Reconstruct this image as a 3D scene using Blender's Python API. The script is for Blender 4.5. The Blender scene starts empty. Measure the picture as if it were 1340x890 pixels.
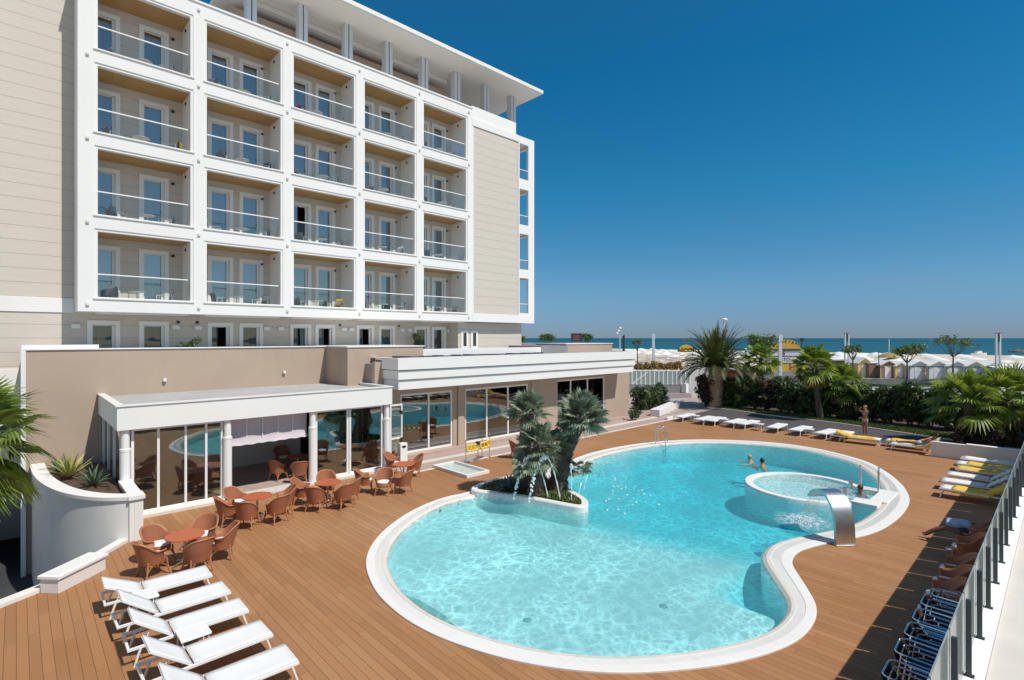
import bpy, bmesh, math, random
from mathutils import Vector, Matrix
from mathutils.geometry import delaunay_2d_cdt
random.seed(7)
PI = math.pi
S = bpy.context.scene
COL = S.collection

# ------------------------------------------------------------------ survey helpers
# the photograph was surveyed into metres: X runs along the hotel front towards the sea,
# Y runs from the camera side towards the hotel, Z is up, the pool deck is Z = 0
CAMZ = 5.7
FPX = 686.0
YAW = math.atan2(725, 686)
VX, VY = math.cos(YAW), math.sin(YAW)
RX, RY = VY, -VX

def ground(px, py, z=0.0):
    u = (px - 670.0) / FPX
    t = (CAMZ - z) / ((py - 442.5) / FPX)
    return Vector(((VX + u * RX) * t, (VY + u * RY) * t, z))

def towards(deg):
    a = math.radians(deg)
    return Vector((math.cos(a) * RX + math.sin(a) * VX, math.cos(a) * RY + math.sin(a) * VY, 0))

# ------------------------------------------------------------------ mesh builder
class MB:
    def __init__(s):
        s.v = []; s.f = []; s.sm = []
    def add(s, vs, fs, smooth=False, M=None):
        b = len(s.v)
        for p in vs:
            p = Vector(p)
            s.v.append(M @ p if M else p)
        for f in fs:
            s.f.append(tuple(b + i for i in f)); s.sm.append(smooth)
        return s
    def box(s, x0, y0, z0, x1, y1, z1, M=None):
        v = [(x0,y0,z0),(x1,y0,z0),(x1,y1,z0),(x0,y1,z0),(x0,y0,z1),(x1,y0,z1),(x1,y1,z1),(x0,y1,z1)]
        f = [(0,3,2,1),(4,5,6,7),(0,1,5,4),(1,2,6,5),(2,3,7,6),(3,0,4,7)]
        return s.add(v, f, False, M)
    def quad(s, a, b, c, d, smooth=False):
        return s.add([a,b,c,d], [(0,1,2,3)], smooth)
    def tube(s, pts, r, n=8, closed=False, caps=True, smooth=True, M=None):
        pts = [Vector(p) for p in pts]
        m = len(pts)
        rs = r if isinstance(r, (list, tuple)) else [r] * m
        vs = []; fs = []
        up = Vector((0,0,1))
        prevn = None
        for i, p in enumerate(pts):
            if closed:
                t = pts[(i+1) % m] - pts[i-1]
            else:
                t = pts[min(i+1, m-1)] - pts[max(i-1, 0)]
            t.normalize()
            if prevn is None:
                a = up if abs(t.dot(up)) < .95 else Vector((1,0,0))
                nrm = (a - t * a.dot(t)).normalized()
            else:
                nrm = prevn - t * prevn.dot(t)
                nrm = nrm.normalized() if nrm.length > 1e-6 else prevn
            prevn = nrm
            bn = t.cross(nrm)
            for k in range(n):
                a = 2*PI*k/n
                vs.append(p + (nrm*math.cos(a) + bn*math.sin(a)) * rs[i])
        cnt = m if closed else m-1
        for i in range(cnt):
            j = (i+1) % m
            for k in range(n):
                l = (k+1) % n
                fs.append((i*n+k, i*n+l, j*n+l, j*n+k))
        if caps and not closed:
            s.add(vs[:n], [tuple(range(n-1,-1,-1))], False, M); s.add(vs[-n:], [tuple(range(n))], False, M)
        return s.add(vs, fs, smooth, M)
    def prism(s, poly, z0, z1, M=None):
        n = len(poly)
        v = [(p[0],p[1],z0) for p in poly] + [(p[0],p[1],z1) for p in poly]
        f = [tuple(range(n-1,-1,-1)), tuple(range(n,2*n))]
        f += [(i,(i+1)%n,n+(i+1)%n,n+i) for i in range(n)]
        return s.add(v, f, False, M)
    def lathe(s, prof, n=16, c=(0,0), M=None, smooth=True):
        v = []; f = []
        m = len(prof)
        for r, z in prof:
            for k in range(n):
                a = 2*PI*k/n
                v.append((c[0]+r*math.cos(a), c[1]+r*math.sin(a), z))
        for i in range(m-1):
            for k in range(n):
                l = (k+1) % n
                f.append((i*n+k, i*n+l, (i+1)*n+l, (i+1)*n+k))
        if prof[0][0] > 1e-4: s.add(v[:n], [tuple(range(n-1,-1,-1))], False, M)
        if prof[-1][0] > 1e-4: s.add(v[-n:], [tuple(range(n))], False, M)
        return s.add(v, f, smooth, M)
    def loft(s, rings, closed=False, smooth=True):
        n = len(rings[0]); v = [p for r in rings for p in r]; f = []
        for i in range(len(rings)-1):
            for k in range(n if closed else n-1):
                l = (k+1) % n
                f.append((i*n+k, i*n+l, (i+1)*n+l, (i+1)*n+k))
        return s.add(v, f, smooth)
    def blob(s, c, rx, ry, rz, nu=12, nv=8, jit=0.0, M=None):
        v = []; f = []
        for j in range(nv+1):
            t = PI*j/nv
            for i in range(nu):
                a = 2*PI*i/nu
                q = 1 + random.uniform(-jit, jit)
                v.append((c[0]+rx*q*math.sin(t)*math.cos(a), c[1]+ry*q*math.sin(t)*math.sin(a), c[2]+rz*q*math.cos(t)))
        for j in range(nv):
            for i in range(nu):
                k = (i+1) % nu
                f.append((j*nu+i, (j+1)*nu+i, (j+1)*nu+k, j*nu+k))
        return s.add(v, f, True, M)
    def build(s, name, mat, parent=None, bevel=0, world=False, solid=0):
        off = Vector((0,0,0))
        if parent and world:
            off = parent.location.copy()
        me = bpy.data.meshes.new(name)
        me.from_pydata([tuple(p - off) for p in s.v], [], s.f)
        me.polygons.foreach_set('use_smooth', s.sm)
        me.update()
        if any(s.sm): me.set_sharp_from_angle(angle=math.radians(42))
        if mat: me.materials.append(mat)
        o = bpy.data.objects.new(name, me)
        COL.objects.link(o)
        if parent: o.parent = parent
        if solid:
            m = o.modifiers.new('solid', 'SOLIDIFY'); m.thickness = solid; m.offset = 0
        if bevel:
            m = o.modifiers.new('bevel', 'BEVEL'); m.width = bevel; m.segments = 2; m.limit_method = 'ANGLE'
            m.harden_normals = False
        return o

def tag(o, label=None, cat=None, group=None, kind=None):
    if label: o['label'] = label
    if cat: o['category'] = cat
    if group: o['group'] = group
    if kind: o['kind'] = kind
    return o
def empty(name, loc=(0,0,0), rz=0, label=None, cat=None, group=None):
    o = bpy.data.objects.new(name, None); COL.objects.link(o)
    o.location = loc; o.rotation_euler = (0,0,rz); o.empty_display_size = .2
    return tag(o, label, cat, group)
def copy_tree(o, parent=None):
    c = o.copy(); COL.objects.link(c)
    if parent: c.parent = parent
    for ch in [x for x in KIDS.get(o.name, [])]:
        copy_tree(ch, c)
    return c
KIDS = {}
def index_kids():
    KIDS.clear()
    for o in COL.objects:
        if o.parent: KIDS.setdefault(o.parent.name, []).append(o)

def wall_holes(mb, x0, x1, z0, z1, y, th, holes, axis='y'):
    """a wall plate with real openings; front at y, back at y+th, reveals built"""
    xs = sorted({x0, x1} | {h[0] for h in holes} | {h[1] for h in holes})
    zs = sorted({z0, z1} | {h[2] for h in holes} | {h[3] for h in holes})
    xs = [x for x in xs if x0-1e-6 <= x <= x1+1e-6]; zs = [z for z in zs if z0-1e-6 <= z <= z1+1e-6]
    def P(x, d, z):
        return (x, y+d, z) if axis == 'y' else (y+d, x, z)
    def inh(xa, xb, za, zb):
        xm, zm = (xa+xb)/2, (za+zb)/2
        return any(h[0] < xm < h[1] and h[2] < zm < h[3] for h in holes)
    nx, nz = len(xs)-1, len(zs)-1
    solid = [[not inh(xs[i], xs[i+1], zs[j], zs[j+1]) for j in range(nz)] for i in range(nx)]
    for i in range(nx):
        for j in range(nz):
            if not solid[i][j]: continue
            a, b, c, d = xs[i], xs[i+1], zs[j], zs[j+1]
            mb.quad(P(a,0,c), P(b,0,c), P(b,0,d), P(a,0,d))
            mb.quad(P(b,th,c), P(a,th,c), P(a,th,d), P(b,th,d))
            if i == 0 or not solid[i-1][j]: mb.quad(P(a,th,c), P(a,0,c), P(a,0,d), P(a,th,d))
            if i == nx-1 or not solid[i+1][j]: mb.quad(P(b,0,c), P(b,th,c), P(b,th,d), P(b,0,d))
            if j == 0 or not solid[i][j-1]: mb.quad(P(a,th,c), P(b,th,c), P(b,0,c), P(a,0,c))
            if j == nz-1 or not solid[i][j+1]: mb.quad(P(a,0,d), P(b,0,d), P(b,th,d), P(a,th,d))

# ------------------------------------------------------------------ materials
class NT:
    def __init__(s, name):
        s.m = bpy.data.materials.new(name); s.m.use_nodes = True
        s.t = s.m.node_tree; s.t.nodes.clear()
        s.out = s.n('ShaderNodeOutputMaterial')
    def n(s, ty, **kw):
        nd = s.t.nodes.new(ty)
        for k, v in kw.items(): setattr(nd, k, v)
        return nd
    def l(s, a, b): s.t.links.new(a, b)
    def coord(s, scale=(1,1,1), rot=(0,0,0), obj=True):
        tc = s.n('ShaderNodeTexCoord'); mp = s.n('ShaderNodeMapping')
        s.l(tc.outputs['Object'], mp.inputs[0])
        mp.inputs['Scale'].default_value = scale; mp.inputs['Rotation'].default_value = rot
        return mp.outputs[0]
    def noise(s, vec, scale, detail=4, rough=.55):
        nd = s.n('ShaderNodeTexNoise'); s.l(vec, nd.inputs['Vector'])
        nd.inputs['Scale'].default_value = scale; nd.inputs['Detail'].default_value = detail
        nd.inputs['Roughness'].default_value = rough
        return nd.outputs['Fac']
    def ramp(s, fac, stops):
        nd = s.n('ShaderNodeValToRGB'); s.l(fac, nd.inputs[0])
        e = nd.color_ramp.elements
        while len(e) < len(stops): e.new(.5)
        for i, (p, c) in enumerate(stops):
            e[i].position = p; e[i].color = (*c, 1) if len(c) == 3 else c
        return nd.outputs[0]
    def math(s, op, a, b=None, c=None):
        nd = s.n('ShaderNodeMath', operation=op)
        for i, x in enumerate((a, b, c)):
            if x is None: continue
            if isinstance(x, (int, float)): nd.inputs[i].default_value = x
            else: s.l(x, nd.inputs[i])
        return nd.outputs[0]
    def mix(s, fac, a, b, mode='MIX'):
        nd = s.n('ShaderNodeMix', data_type='RGBA', blend_type=mode)
        for sock, x in ((nd.inputs[0], fac), (nd.inputs[6], a), (nd.inputs[7], b)):
            if isinstance(x, (int, float)): sock.default_value = x
            elif isinstance(x, tuple): sock.default_value = (*x, 1) if len(x) == 3 else x
            else: s.l(x, sock)
        return nd.outputs[2]
    def bump(s, h, strength=.2, dist=.01):
        nd = s.n('ShaderNodeBump'); s.l(h, nd.inputs['Height'])
        nd.inputs['Strength'].default_value = strength; nd.inputs['Distance'].default_value = dist
        return nd.outputs[0]
    def pbsdf(s, col, rough=.6, metal=0, spec=.4, normal=None):
        b = s.n('ShaderNodeBsdfPrincipled')
        if isinstance(col, tuple): b.inputs['Base Color'].default_value = (*col, 1)
        else: s.l(col, b.inputs['Base Color'])
        if isinstance(rough, (int, float)): b.inputs['Roughness'].default_value = rough
        else: s.l(rough, b.inputs['Roughness'])
        b.inputs['Metallic'].default_value = metal; b.inputs['Specular IOR Level'].default_value = spec
        if normal: s.l(normal, b.inputs['Normal'])
        return b
    def done(s, bs):
        s.l(bs.outputs[0], s.out.inputs[0]); return s.m

def plain(name, col, rough=.55, var=.08, scale=3.0, bump=.05, metal=0, spec=.4, bscale=60):
    t = NT(name); c = t.coord()
    n1 = t.noise(c, scale, 5); n2 = t.noise(c, bscale, 3)
    k = tuple(x*(1-var) for x in col); k2 = tuple(min(1, x*(1+var)) for x in col)
    cc = t.ramp(n1, [(.3, k), (.7, k2)])
    nb = t.bump(n2, bump, .01) if bump else None
    return t.done(t.pbsdf(cc, rough, metal, spec, nb))

def m_siding():
    t = NT('beige_siding'); tc = t.n('ShaderNodeTexCoord'); sx = t.n('ShaderNodeSeparateXYZ')
    t.l(tc.outputs['Object'], sx.inputs[0])
    fr = t.math('FRACT', t.math('DIVIDE', t.math('ADD', sx.outputs[2], .12), .53))
    groove = t.math('LESS_THAN', fr, .032)
    bd = t.math('FLOOR', t.math('DIVIDE', t.math('ADD', sx.outputs[2], .12), .53))
    wn = t.n('ShaderNodeTexWhiteNoise', noise_dimensions='1D'); t.l(bd, wn.inputs['W'])
    n = t.noise(t.coord((.6,.6,6)), 2.0, 5)
    base = t.ramp(n, [(.3, (.585,.53,.465)), (.7, (.63,.575,.505))])
    base = t.mix(t.math('MULTIPLY', wn.outputs[0], .12), base, (.555,.50,.435))
    col = t.mix(groove, base, (.40,.355,.305))
    h = t.math('SUBTRACT', 1.0, groove)
    return t.done(t.pbsdf(col, .7, 0, .25, t.bump(h, .6, .012)))

def m_deck():
    t = NT('timber_decking'); tc = t.n('ShaderNodeTexCoord'); sx = t.n('ShaderNodeSeparateXYZ')
    t.l(tc.outputs['Object'], sx.inputs[0])
    bx = t.math('DIVIDE', sx.outputs[0], .165)
    row = t.math('FLOOR', bx); fr = t.math('FRACT', bx)
    wn = t.n('ShaderNodeTexWhiteNoise', noise_dimensions='1D'); t.l(row, wn.inputs['W'])
    yy = t.math('ADD', sx.outputs[1], t.math('MULTIPLY', wn.outputs[0], 13.0))
    seg = t.math('FLOOR', t.math('DIVIDE', yy, 2.6)); sfr = t.math('FRACT', t.math('DIVIDE', yy, 2.6))
    cb = t.n('ShaderNodeCombineXYZ'); t.l(row, cb.inputs[0]); t.l(seg, cb.inputs[1])
    w2 = t.n('ShaderNodeTexWhiteNoise', noise_dimensions='2D'); t.l(cb.outputs[0], w2.inputs['Vector'])
    grain = t.noise(t.coord((26, 1.1, 1)), 1.0, 6, .6)
    blot = t.noise(t.coord((.35,.35,1)), 1.0, 5, .6)
    base = t.ramp(w2.outputs[0], [(0, (.325,.158,.067)), (.35, (.365,.177,.076)), (.7, (.385,.19,.082)), (1, (.42,.218,.099))])
    base = t.mix(t.math('MULTIPLY', t.math('SUBTRACT', grain, .35), .55), base, (.27,.115,.052))
    base = t.mix(t.math('MULTIPLY', t.math('SUBTRACT', blot, .38), 1.1), base, (.375,.215,.122))
    spots = t.noise(t.coord((1,1,1)), 2.3, 5, .7)
    base = t.mix(t.math('MULTIPLY', t.math('GREATER_THAN', spots, .68), .15), base, (.25,.12,.06))
    gap = t.math('MAXIMUM', t.math('LESS_THAN', fr, .045), t.math('LESS_THAN', sfr, .0018))
    wet = t.noise(t.coord((.9,.28,1)), 1.0, 4, .6)
    base = t.mix(t.math('MULTIPLY', t.math('MAXIMUM', t.math('SUBTRACT', wet, .55), 0.0), 2.4), base, (.25,.125,.055))
    fade = t.noise(t.coord((.16,.22,1)), 1.0, 3, .5)
    base = t.mix(t.math('MULTIPLY', t.math('MAXIMUM', t.math('SUBTRACT', fade, .5), 0.0), 2.2), base, (.43,.27,.155))
    col = t.mix(gap, base, (.12,.058,.028))
    hgt = t.math('ADD', t.math('SUBTRACT', 1.0, gap), t.math('MULTIPLY', grain, .15))
    rg = t.math('ADD', .55, t.math('MULTIPLY', blot, .25))
    return t.done(t.pbsdf(col, rg, 0, .12, t.bump(hgt, .5, .006)))

def m_glass(name, tint=(.86,.9,.88), base=.10, gain=1.6, rough=0.0):
    t = NT(name)
    lw = t.n('ShaderNodeFresnel'); lw.inputs[0].default_value = 1.5
    f = t.math('MINIMUM', t.math('ADD', t.math('MULTIPLY', lw.outputs[0], gain), base), 1.0)
    tr = t.n('ShaderNodeBsdfTransparent'); tr.inputs[0].default_value = (*tint, 1)
    gl = t.n('ShaderNodeBsdfGlossy'); gl.inputs['Roughness'].default_value = rough
    gl.inputs[0].default_value = (.9,.95,.95,1)
    nb = t.noise(t.coord((1,1,1)), .9, 2); t.l(t.bump(nb, .05, .05), gl.inputs['Normal'])
    mx = t.n('ShaderNodeMixShader'); t.l(f, mx.inputs[0]); t.l(tr.outputs[0], mx.inputs[1]); t.l(gl.outputs[0], mx.inputs[2])
    return t.done(mx)

def m_frost(name, col=(.62,.7,.67), trans=.28):
    t = NT(name)
    d = t.n('ShaderNodeBsdfDiffuse'); d.inputs[0].default_value = (*col, 1)
    tl = t.n('ShaderNodeBsdfTranslucent'); tl.inputs[0].default_value = (*col, 1)
    tr = t.n('ShaderNodeBsdfTransparent'); tr.inputs[0].default_value = (.8,.9,.87,1)
    gl = t.n('ShaderNodeBsdfGlossy'); gl.inputs['Roughness'].default_value = .08
    m1 = t.n('ShaderNodeMixShader'); m1.inputs[0].default_value = .45
    t.l(d.outputs[0], m1.inputs[1]); t.l(tl.outputs[0], m1.inputs[2])
    m2 = t.n('ShaderNodeMixShader'); m2.inputs[0].default_value = trans
    t.l(m1.outputs[0], m2.inputs[1]); t.l(tr.outputs[0], m2.inputs[2])
    fr = t.n('ShaderNodeFresnel'); m3 = t.n('ShaderNodeMixShader'); t.l(fr.outputs[0], m3.inputs[0])
    t.l(m2.outputs[0], m3.inputs[1]); t.l(gl.outputs[0], m3.inputs[2])
    return t.done(m3)

def m_leaf(name, a, b, trans=.3, rough=.45):
    t = NT(name); g = t.n('ShaderNodeNewGeometry')
    n = t.noise(t.coord(), 1.6, 3)
    f = t.math('ADD', t.math('MULTIPLY', g.outputs['Random Per Island'], .7), t.math('MULTIPLY', n, .3))
    col = t.ramp(f, [(.1, a), (.9, b)])
    p = t.pbsdf(col, rough, 0, .35)
    tl = t.n('ShaderNodeBsdfTranslucent'); t.l(col, tl.inputs[0])
    mx = t.n('ShaderNodeMixShader'); mx.inputs[0].default_value = trans
    t.l(p.outputs[0], mx.inputs[1]); t.l(tl.outputs[0], mx.inputs[2])
    return t.done(mx)

def m_wicker():
    t = NT('wicker'); c = t.coord((1,1,1))
    b = t.n('ShaderNodeTexBrick'); 
    tc = t.n('ShaderNodeTexCoord'); sx = t.n('ShaderNodeSeparateXYZ'); t.l(tc.outputs['Object'], sx.inputs[0])
    ang = t.math('ARCTAN2', sx.outputs[1], sx.outputs[0])
    cb = t.n('ShaderNodeCombineXYZ'); t.l(ang, cb.inputs[0]); t.l(sx.outputs[2], cb.inputs[1]); 
    t.l(cb.outputs[0], b.inputs['Vector'])
    b.inputs['Scale'].default_value = 28; b.inputs['Mortar Size'].default_value = .06
    b.inputs['Brick Width'].default_value = 1.4; b.inputs['Row Height'].default_value = .5
    b.inputs['Color1'].default_value = (.40,.148,.072,1); b.inputs['Color2'].default_value = (.32,.112,.052,1)
    b.inputs['Mortar'].default_value = (.15,.05,.024,1)
    n = t.noise(c, 5, 4)
    col = t.mix(t.math('MULTIPLY', n, .5), b.outputs[0], (.46,.19,.10))
    return t.done(t.pbsdf(col, .5, 0, .35, t.bump(b.outputs[1], -.4, .006)))

def m_tiles(name, a, b, sx_, sy_, mort, rough=.6):
    t = NT(name); br = t.n('ShaderNodeTexBrick'); t.l(t.coord(), br.inputs['Vector'])
    br.inputs['Scale'].default_value = 1; br.inputs['Brick Width'].default_value = sx_; br.inputs['Row Height'].default_value = sy_
    br.inputs['Mortar Size'].default_value = .008; br.offset = .5
    br.inputs['Color1'].default_value = (*a,1); br.inputs['Color2'].default_value = (*b,1); br.inputs['Mortar'].default_value = (*mort,1)
    n = t.noise(t.coord(), 2.0, 5)
    col = t.mix(t.math('MULTIPLY', n, .35), br.outputs[0], tuple(x*.8 for x in a))
    return t.done(t.pbsdf(col, rough, 0, .3, t.bump(br.outputs[1], -.2, .004)))

def m_poolfloor():
    t = NT('pool_mosaic'); c = t.coord()
    br = t.n('ShaderNodeTexBrick'); t.l(c, br.inputs['Vector']); br.offset = 0
    br.inputs['Scale'].default_value = 1; br.inputs['Brick Width'].default_value = .05; br.inputs['Row Height'].default_value = .05
    br.inputs['Mortar Size'].default_value = .003
    br.inputs['Color1'].default_value = (.82,.83,.80,1); br.inputs['Color2'].default_value = (.76,.80,.79,1); br.inputs['Mortar'].default_value = (.74,.78,.78,1)
    n = t.noise(c, .7, 4)
    col = t.mix(t.math('MULTIPLY', n, .25), br.outputs[0], (.72,.78,.78))
    return t.done(t.pbsdf(col, .5, 0, .2))

def m_water():
    t = NT('pool_water'); c = t.coord()
    # water surface: ripples as bump, caustic light lines painted into the transparent colour
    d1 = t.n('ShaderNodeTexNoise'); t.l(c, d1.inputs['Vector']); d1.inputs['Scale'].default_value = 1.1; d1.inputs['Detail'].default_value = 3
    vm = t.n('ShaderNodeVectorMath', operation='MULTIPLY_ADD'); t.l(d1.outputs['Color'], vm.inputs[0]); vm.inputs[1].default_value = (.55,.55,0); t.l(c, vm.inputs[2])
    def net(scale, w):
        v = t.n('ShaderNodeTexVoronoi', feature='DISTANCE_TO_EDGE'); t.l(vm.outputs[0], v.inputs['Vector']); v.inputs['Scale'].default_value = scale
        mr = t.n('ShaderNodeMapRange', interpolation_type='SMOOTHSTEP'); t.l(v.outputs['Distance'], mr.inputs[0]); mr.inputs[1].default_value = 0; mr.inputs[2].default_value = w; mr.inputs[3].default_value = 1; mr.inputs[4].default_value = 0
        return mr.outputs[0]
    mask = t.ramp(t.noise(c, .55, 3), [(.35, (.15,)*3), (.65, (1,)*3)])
    caustic = t.math('MULTIPLY', t.math('ADD', t.math('MULTIPLY', net(2.6,.16), .55), t.math('MULTIPLY', net(5.2,.14), .45)), mask)
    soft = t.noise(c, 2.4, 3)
    tint = t.math('ADD', .75, t.math('ADD', t.math('MULTIPLY', caustic, .64), t.math('MULTIPLY', soft, .12)))
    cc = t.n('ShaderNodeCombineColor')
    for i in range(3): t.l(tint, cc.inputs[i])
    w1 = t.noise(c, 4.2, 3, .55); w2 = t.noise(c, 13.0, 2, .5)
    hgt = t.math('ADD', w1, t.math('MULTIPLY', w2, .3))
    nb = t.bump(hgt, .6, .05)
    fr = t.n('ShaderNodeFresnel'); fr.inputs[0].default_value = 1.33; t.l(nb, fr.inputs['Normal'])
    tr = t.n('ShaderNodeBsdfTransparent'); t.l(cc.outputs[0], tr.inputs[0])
    gl = t.n('ShaderNodeBsdfGlossy'); gl.inputs['Roughness'].default_value = .04; t.l(nb, gl.inputs['Normal'])
    mx = t.n('ShaderNodeMixShader'); t.l(t.math('MULTIPLY', fr.outputs[0], .8), mx.inputs[0])
    t.l(tr.outputs[0], mx.inputs[1]); t.l(gl.outputs[0], mx.inputs[2])
    df = t.n('ShaderNodeBsdfDiffuse'); df.inputs[0].default_value = (.17,.60,.66,1)
    m2 = t.n('ShaderNodeMixShader'); m2.inputs[0].default_value = .20; t.l(mx.outputs[0], m2.inputs[1]); t.l(df.outputs[0], m2.inputs[2]); mx = m2
    va = t.n('ShaderNodeVolumeAbsorption'); va.inputs['Color'].default_value = (.12,.87,.93,1); va.inputs['Density'].default_value = .66
    t.l(va.outputs[0], t.out.inputs['Volume'])
    return t.done(mx)

def m_foam(name='water_foam', alpha=.6, scale=14, fall=False):
    t = NT(name); n = t.noise(t.coord(), scale, 5, .65)
    f = t.ramp(n, [(.42, (0,0,0)), (.62, (alpha,)*3)])
    if fall:
        tc = t.n('ShaderNodeTexCoord'); mp = t.n('ShaderNodeMapping'); mp.vector_type = 'POINT'; t.l(tc.outputs['Generated'], mp.inputs[0])
        mp.inputs['Location'].default_value = (-1,-1,0); mp.inputs['Scale'].default_value = (2,2,0)
        g = t.n('ShaderNodeTexGradient', gradient_type='SPHERICAL'); t.l(mp.outputs[0], g.inputs[0])
        f = t.math('MULTIPLY', f, t.math('POWER', g.outputs['Fac'], .8))
    d = t.pbsdf((.85,.88,.88), .4)
    tr = t.n('ShaderNodeBsdfTransparent'); mx = t.n('ShaderNodeMixShader')
    t.l(f, mx.inputs[0]); t.l(tr.outputs[0], mx.inputs[1]); t.l(d.outputs[0], mx.inputs[2])
    return t.done(mx)

def m_sea():
    t = NT('sea_water'); c = t.coord((.02,.05,1))
    n = t.noise(c, 1.0, 5, .6); tc = t.n('ShaderNodeTexCoord'); sx = t.n('ShaderNodeSeparateXYZ'); t.l(tc.outputs['Object'], sx.inputs[0])
    far = t.ramp(t.math('DIVIDE', sx.outputs[0], 3000.0), [(.0, (.035,.17,.18)), (.10, (.022,.125,.16)), (.4, (.014,.10,.145)), (1, (.016,.095,.14))])
    col = t.mix(t.math('MULTIPLY', n, .5), far, (.008,.075,.11))
    # surf near the shore
    b = t.noise(t.coord((.12,.03,1)), 1.0, 5, .6)
    x = t.math('ADD', sx.outputs[0], t.math('MULTIPLY', b, 26.0))
    band = t.math('MULTIPLY', t.math('LESS_THAN', x, 243.0), t.math('GREATER_THAN', t.noise(t.coord((.25,.05,1)), 1.0, 4), .45))
    col = t.mix(band, col, (.7,.75,.75))
    nb = t.bump(t.noise(t.coord((.3,.6,1)), 1.0, 4), .5, .4)
    return t.done(t.pbsdf(col, .55, 0, .12, nb))

def m_render(name, col, streak=.12, var=.06, rough=.8):
    t = NT(name); n1 = t.noise(t.coord(), .55, 5, .6); n2 = t.noise(t.coord((2.2,2.2,.12)), 1.0, 5, .65); n3 = t.noise(t.coord(), 85, 3)
    k = tuple(x*(1-var) for x in col); k2 = tuple(min(1,x*(1+var*.7)) for x in col)
    base = t.ramp(n1, [(.3, k), (.7, k2)])
    st = t.math('MULTIPLY', t.math('MAXIMUM', t.math('SUBTRACT', n2, .52), 0.0), streak*12)
    base = t.mix(t.math('MINIMUM', st, .45), base, tuple(x*.74 for x in col))
    return t.done(t.pbsdf(base, .8, 0, .25, t.bump(n3, .12, .01)))
M = {}
M['white'] = m_render('white_render', (.80,.79,.765), .018, .025)
M['white2'] = plain('white_coated_metal', (.80,.795,.775), .35, .02, 3, .0)
M['offwhite'] = m_render('offwhite_plaster', (.74,.725,.69), .045)
M['soffit'] = plain('soffit_plaster', (.80,.77,.72), .7, .03, .6, .03)
M['siding'] = m_siding()
M['taupe'] = m_render('taupe_render', (.45,.345,.268), .05)
M['brownwall'] = plain('brown_attic_render', (.50,.39,.32), .8, .10, 1.4, .12)
M['ceil'] = plain('wooden_balcony_ceiling', (.46,.27,.10), .6, .08, 2.0, .05)
M['dark'] = plain('dark_interior', (.045,.042,.04), .8, .2, 2, 0)
M['room'] = plain('room_wall', (.32,.30,.27), .8, .05, 2, 0)
M['curtain'] = plain('pale_curtain', (.55,.62,.62), .8, .06, 4, 0)
M['greyroof'] = plain('grey_roof_felt', (.40,.40,.39), .85, .10, 1.0, .15)
M['blueglass'] = m_glass('window_glass', (.55,.68,.72), .16, 2.0)
M['lowglass'] = m_glass('first_floor_glass', (.55,.62,.62), .05, 1.0)
M['clear'] = m_glass('clear_glass', (.93,.95,.945), .01, .55)
M['glassdoor'] = m_glass('glazing', (.66,.72,.69), .13, 2.2)
M['frost'] = m_frost('frosted_railing_glass')
M['palefrost'] = m_frost('pale_green_glass', (.60,.72,.68), .35)
M['steel'] = plain('brushed_steel', (.60,.595,.58), .36, .05, 6, .03, 1.0)
M['chrome'] = plain('polished_tube', (.7,.7,.7), .12, .02, 3, 0, 1.0)
M['post'] = plain('dark_grey_post', (.05,.065,.075), .4, .06, 4, 0, .3)
M['greycol'] = plain('grey_blue_column', (.60,.63,.66), .5, .05, 2, 0)
M['deck'] = m_deck()
M['paving'] = m_tiles('pink_paving', (.44,.33,.28), (.50,.385,.33), .4, .2, (.36,.28,.24))
M['band'] = m_tiles('pale_stone_band', (.66,.62,.57), (.71,.67,.62), .6, .6, (.5,.47,.43))
M['asphalt'] = plain('dark_path_surface', (.085,.075,.078), .85, .15, 3, .25, bscale=120)
M['kerb'] = m_tiles('white_pool_stone', (.78,.765,.73), (.80,.785,.755), .5, 3.0, (.70,.68,.64))
M['kerbin'] = m_tiles('cream_pool_edge', (.68,.61,.545), (.73,.67,.60), .5, 3.0, (.55,.5,.45))
M['pool'] = m_poolfloor()
M['greenmos'] = m_tiles('green_mosaic', (.16,.33,.29), (.26,.42,.37), .05, .05, (.4,.5,.47))
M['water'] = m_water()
M['foam'] = m_foam()
M['spray'] = m_foam('water_spray', 1.0, 7, True)
M['streak'] = m_foam('falling_water', .6, 18)
M['droplet'] = plain('water_droplets', (.82,.86,.88), .15, .03, 8, 0)
M['sea'] = m_sea()
M['sand'] = plain('sand', (.60,.52,.42), .9, .12, .3, .2, bscale=20)
M['earth'] = plain('dark_soil', (.10,.055,.035), .95, .35, 6, .6, bscale=25)
M['gnd'] = plain('pale_ground', (.40,.37,.33), .9, .12, .2, .15, bscale=10)
M['drive'] = plain('shadow_dark_asphalt', (.045,.047,.05), .85, .2, 2, .2, bscale=80)  # near-black colour stands in for the shadow lying on the drive
M['terr'] = plain('pale_terrace_concrete', (.60,.555,.50), .85, .06, 1.2, .15, bscale=70)
M['wicker'] = m_wicker()
M['cane'] = plain('bent_cane', (.44,.185,.085), .45, .15, 8, .05)
M['red'] = plain('terracotta_red_tabletop', (.50,.125,.045), .35, .05, 4, 0)
M['cushion'] = plain('white_cushion_cloth', (.78,.76,.74), .9, .03, 6, .1)
M['sling'] = plain('white_sling_mesh', (.76,.762,.75), .7, .05, 60, .2, bscale=300)
M['yellow'] = plain('yellow_towel_cloth', (.78,.50,.06), .95, .08, 8, .4, bscale=120)
M['yellowp'] = plain('yellow_plastic', (.78,.52,.03), .4, .05, 5, 0)
M['bluec'] = plain('pale_blue_towel_cloth', (.36,.48,.66), .95, .15, 9, .4, bscale=120)
M['navy'] = plain('navy_fabric', (.022,.028,.045), .8, .15, 10, .2)
M['pink'] = plain('raspberry_towel_cloth', (.55,.05,.12), .95, .1, 9, .3)
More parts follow.
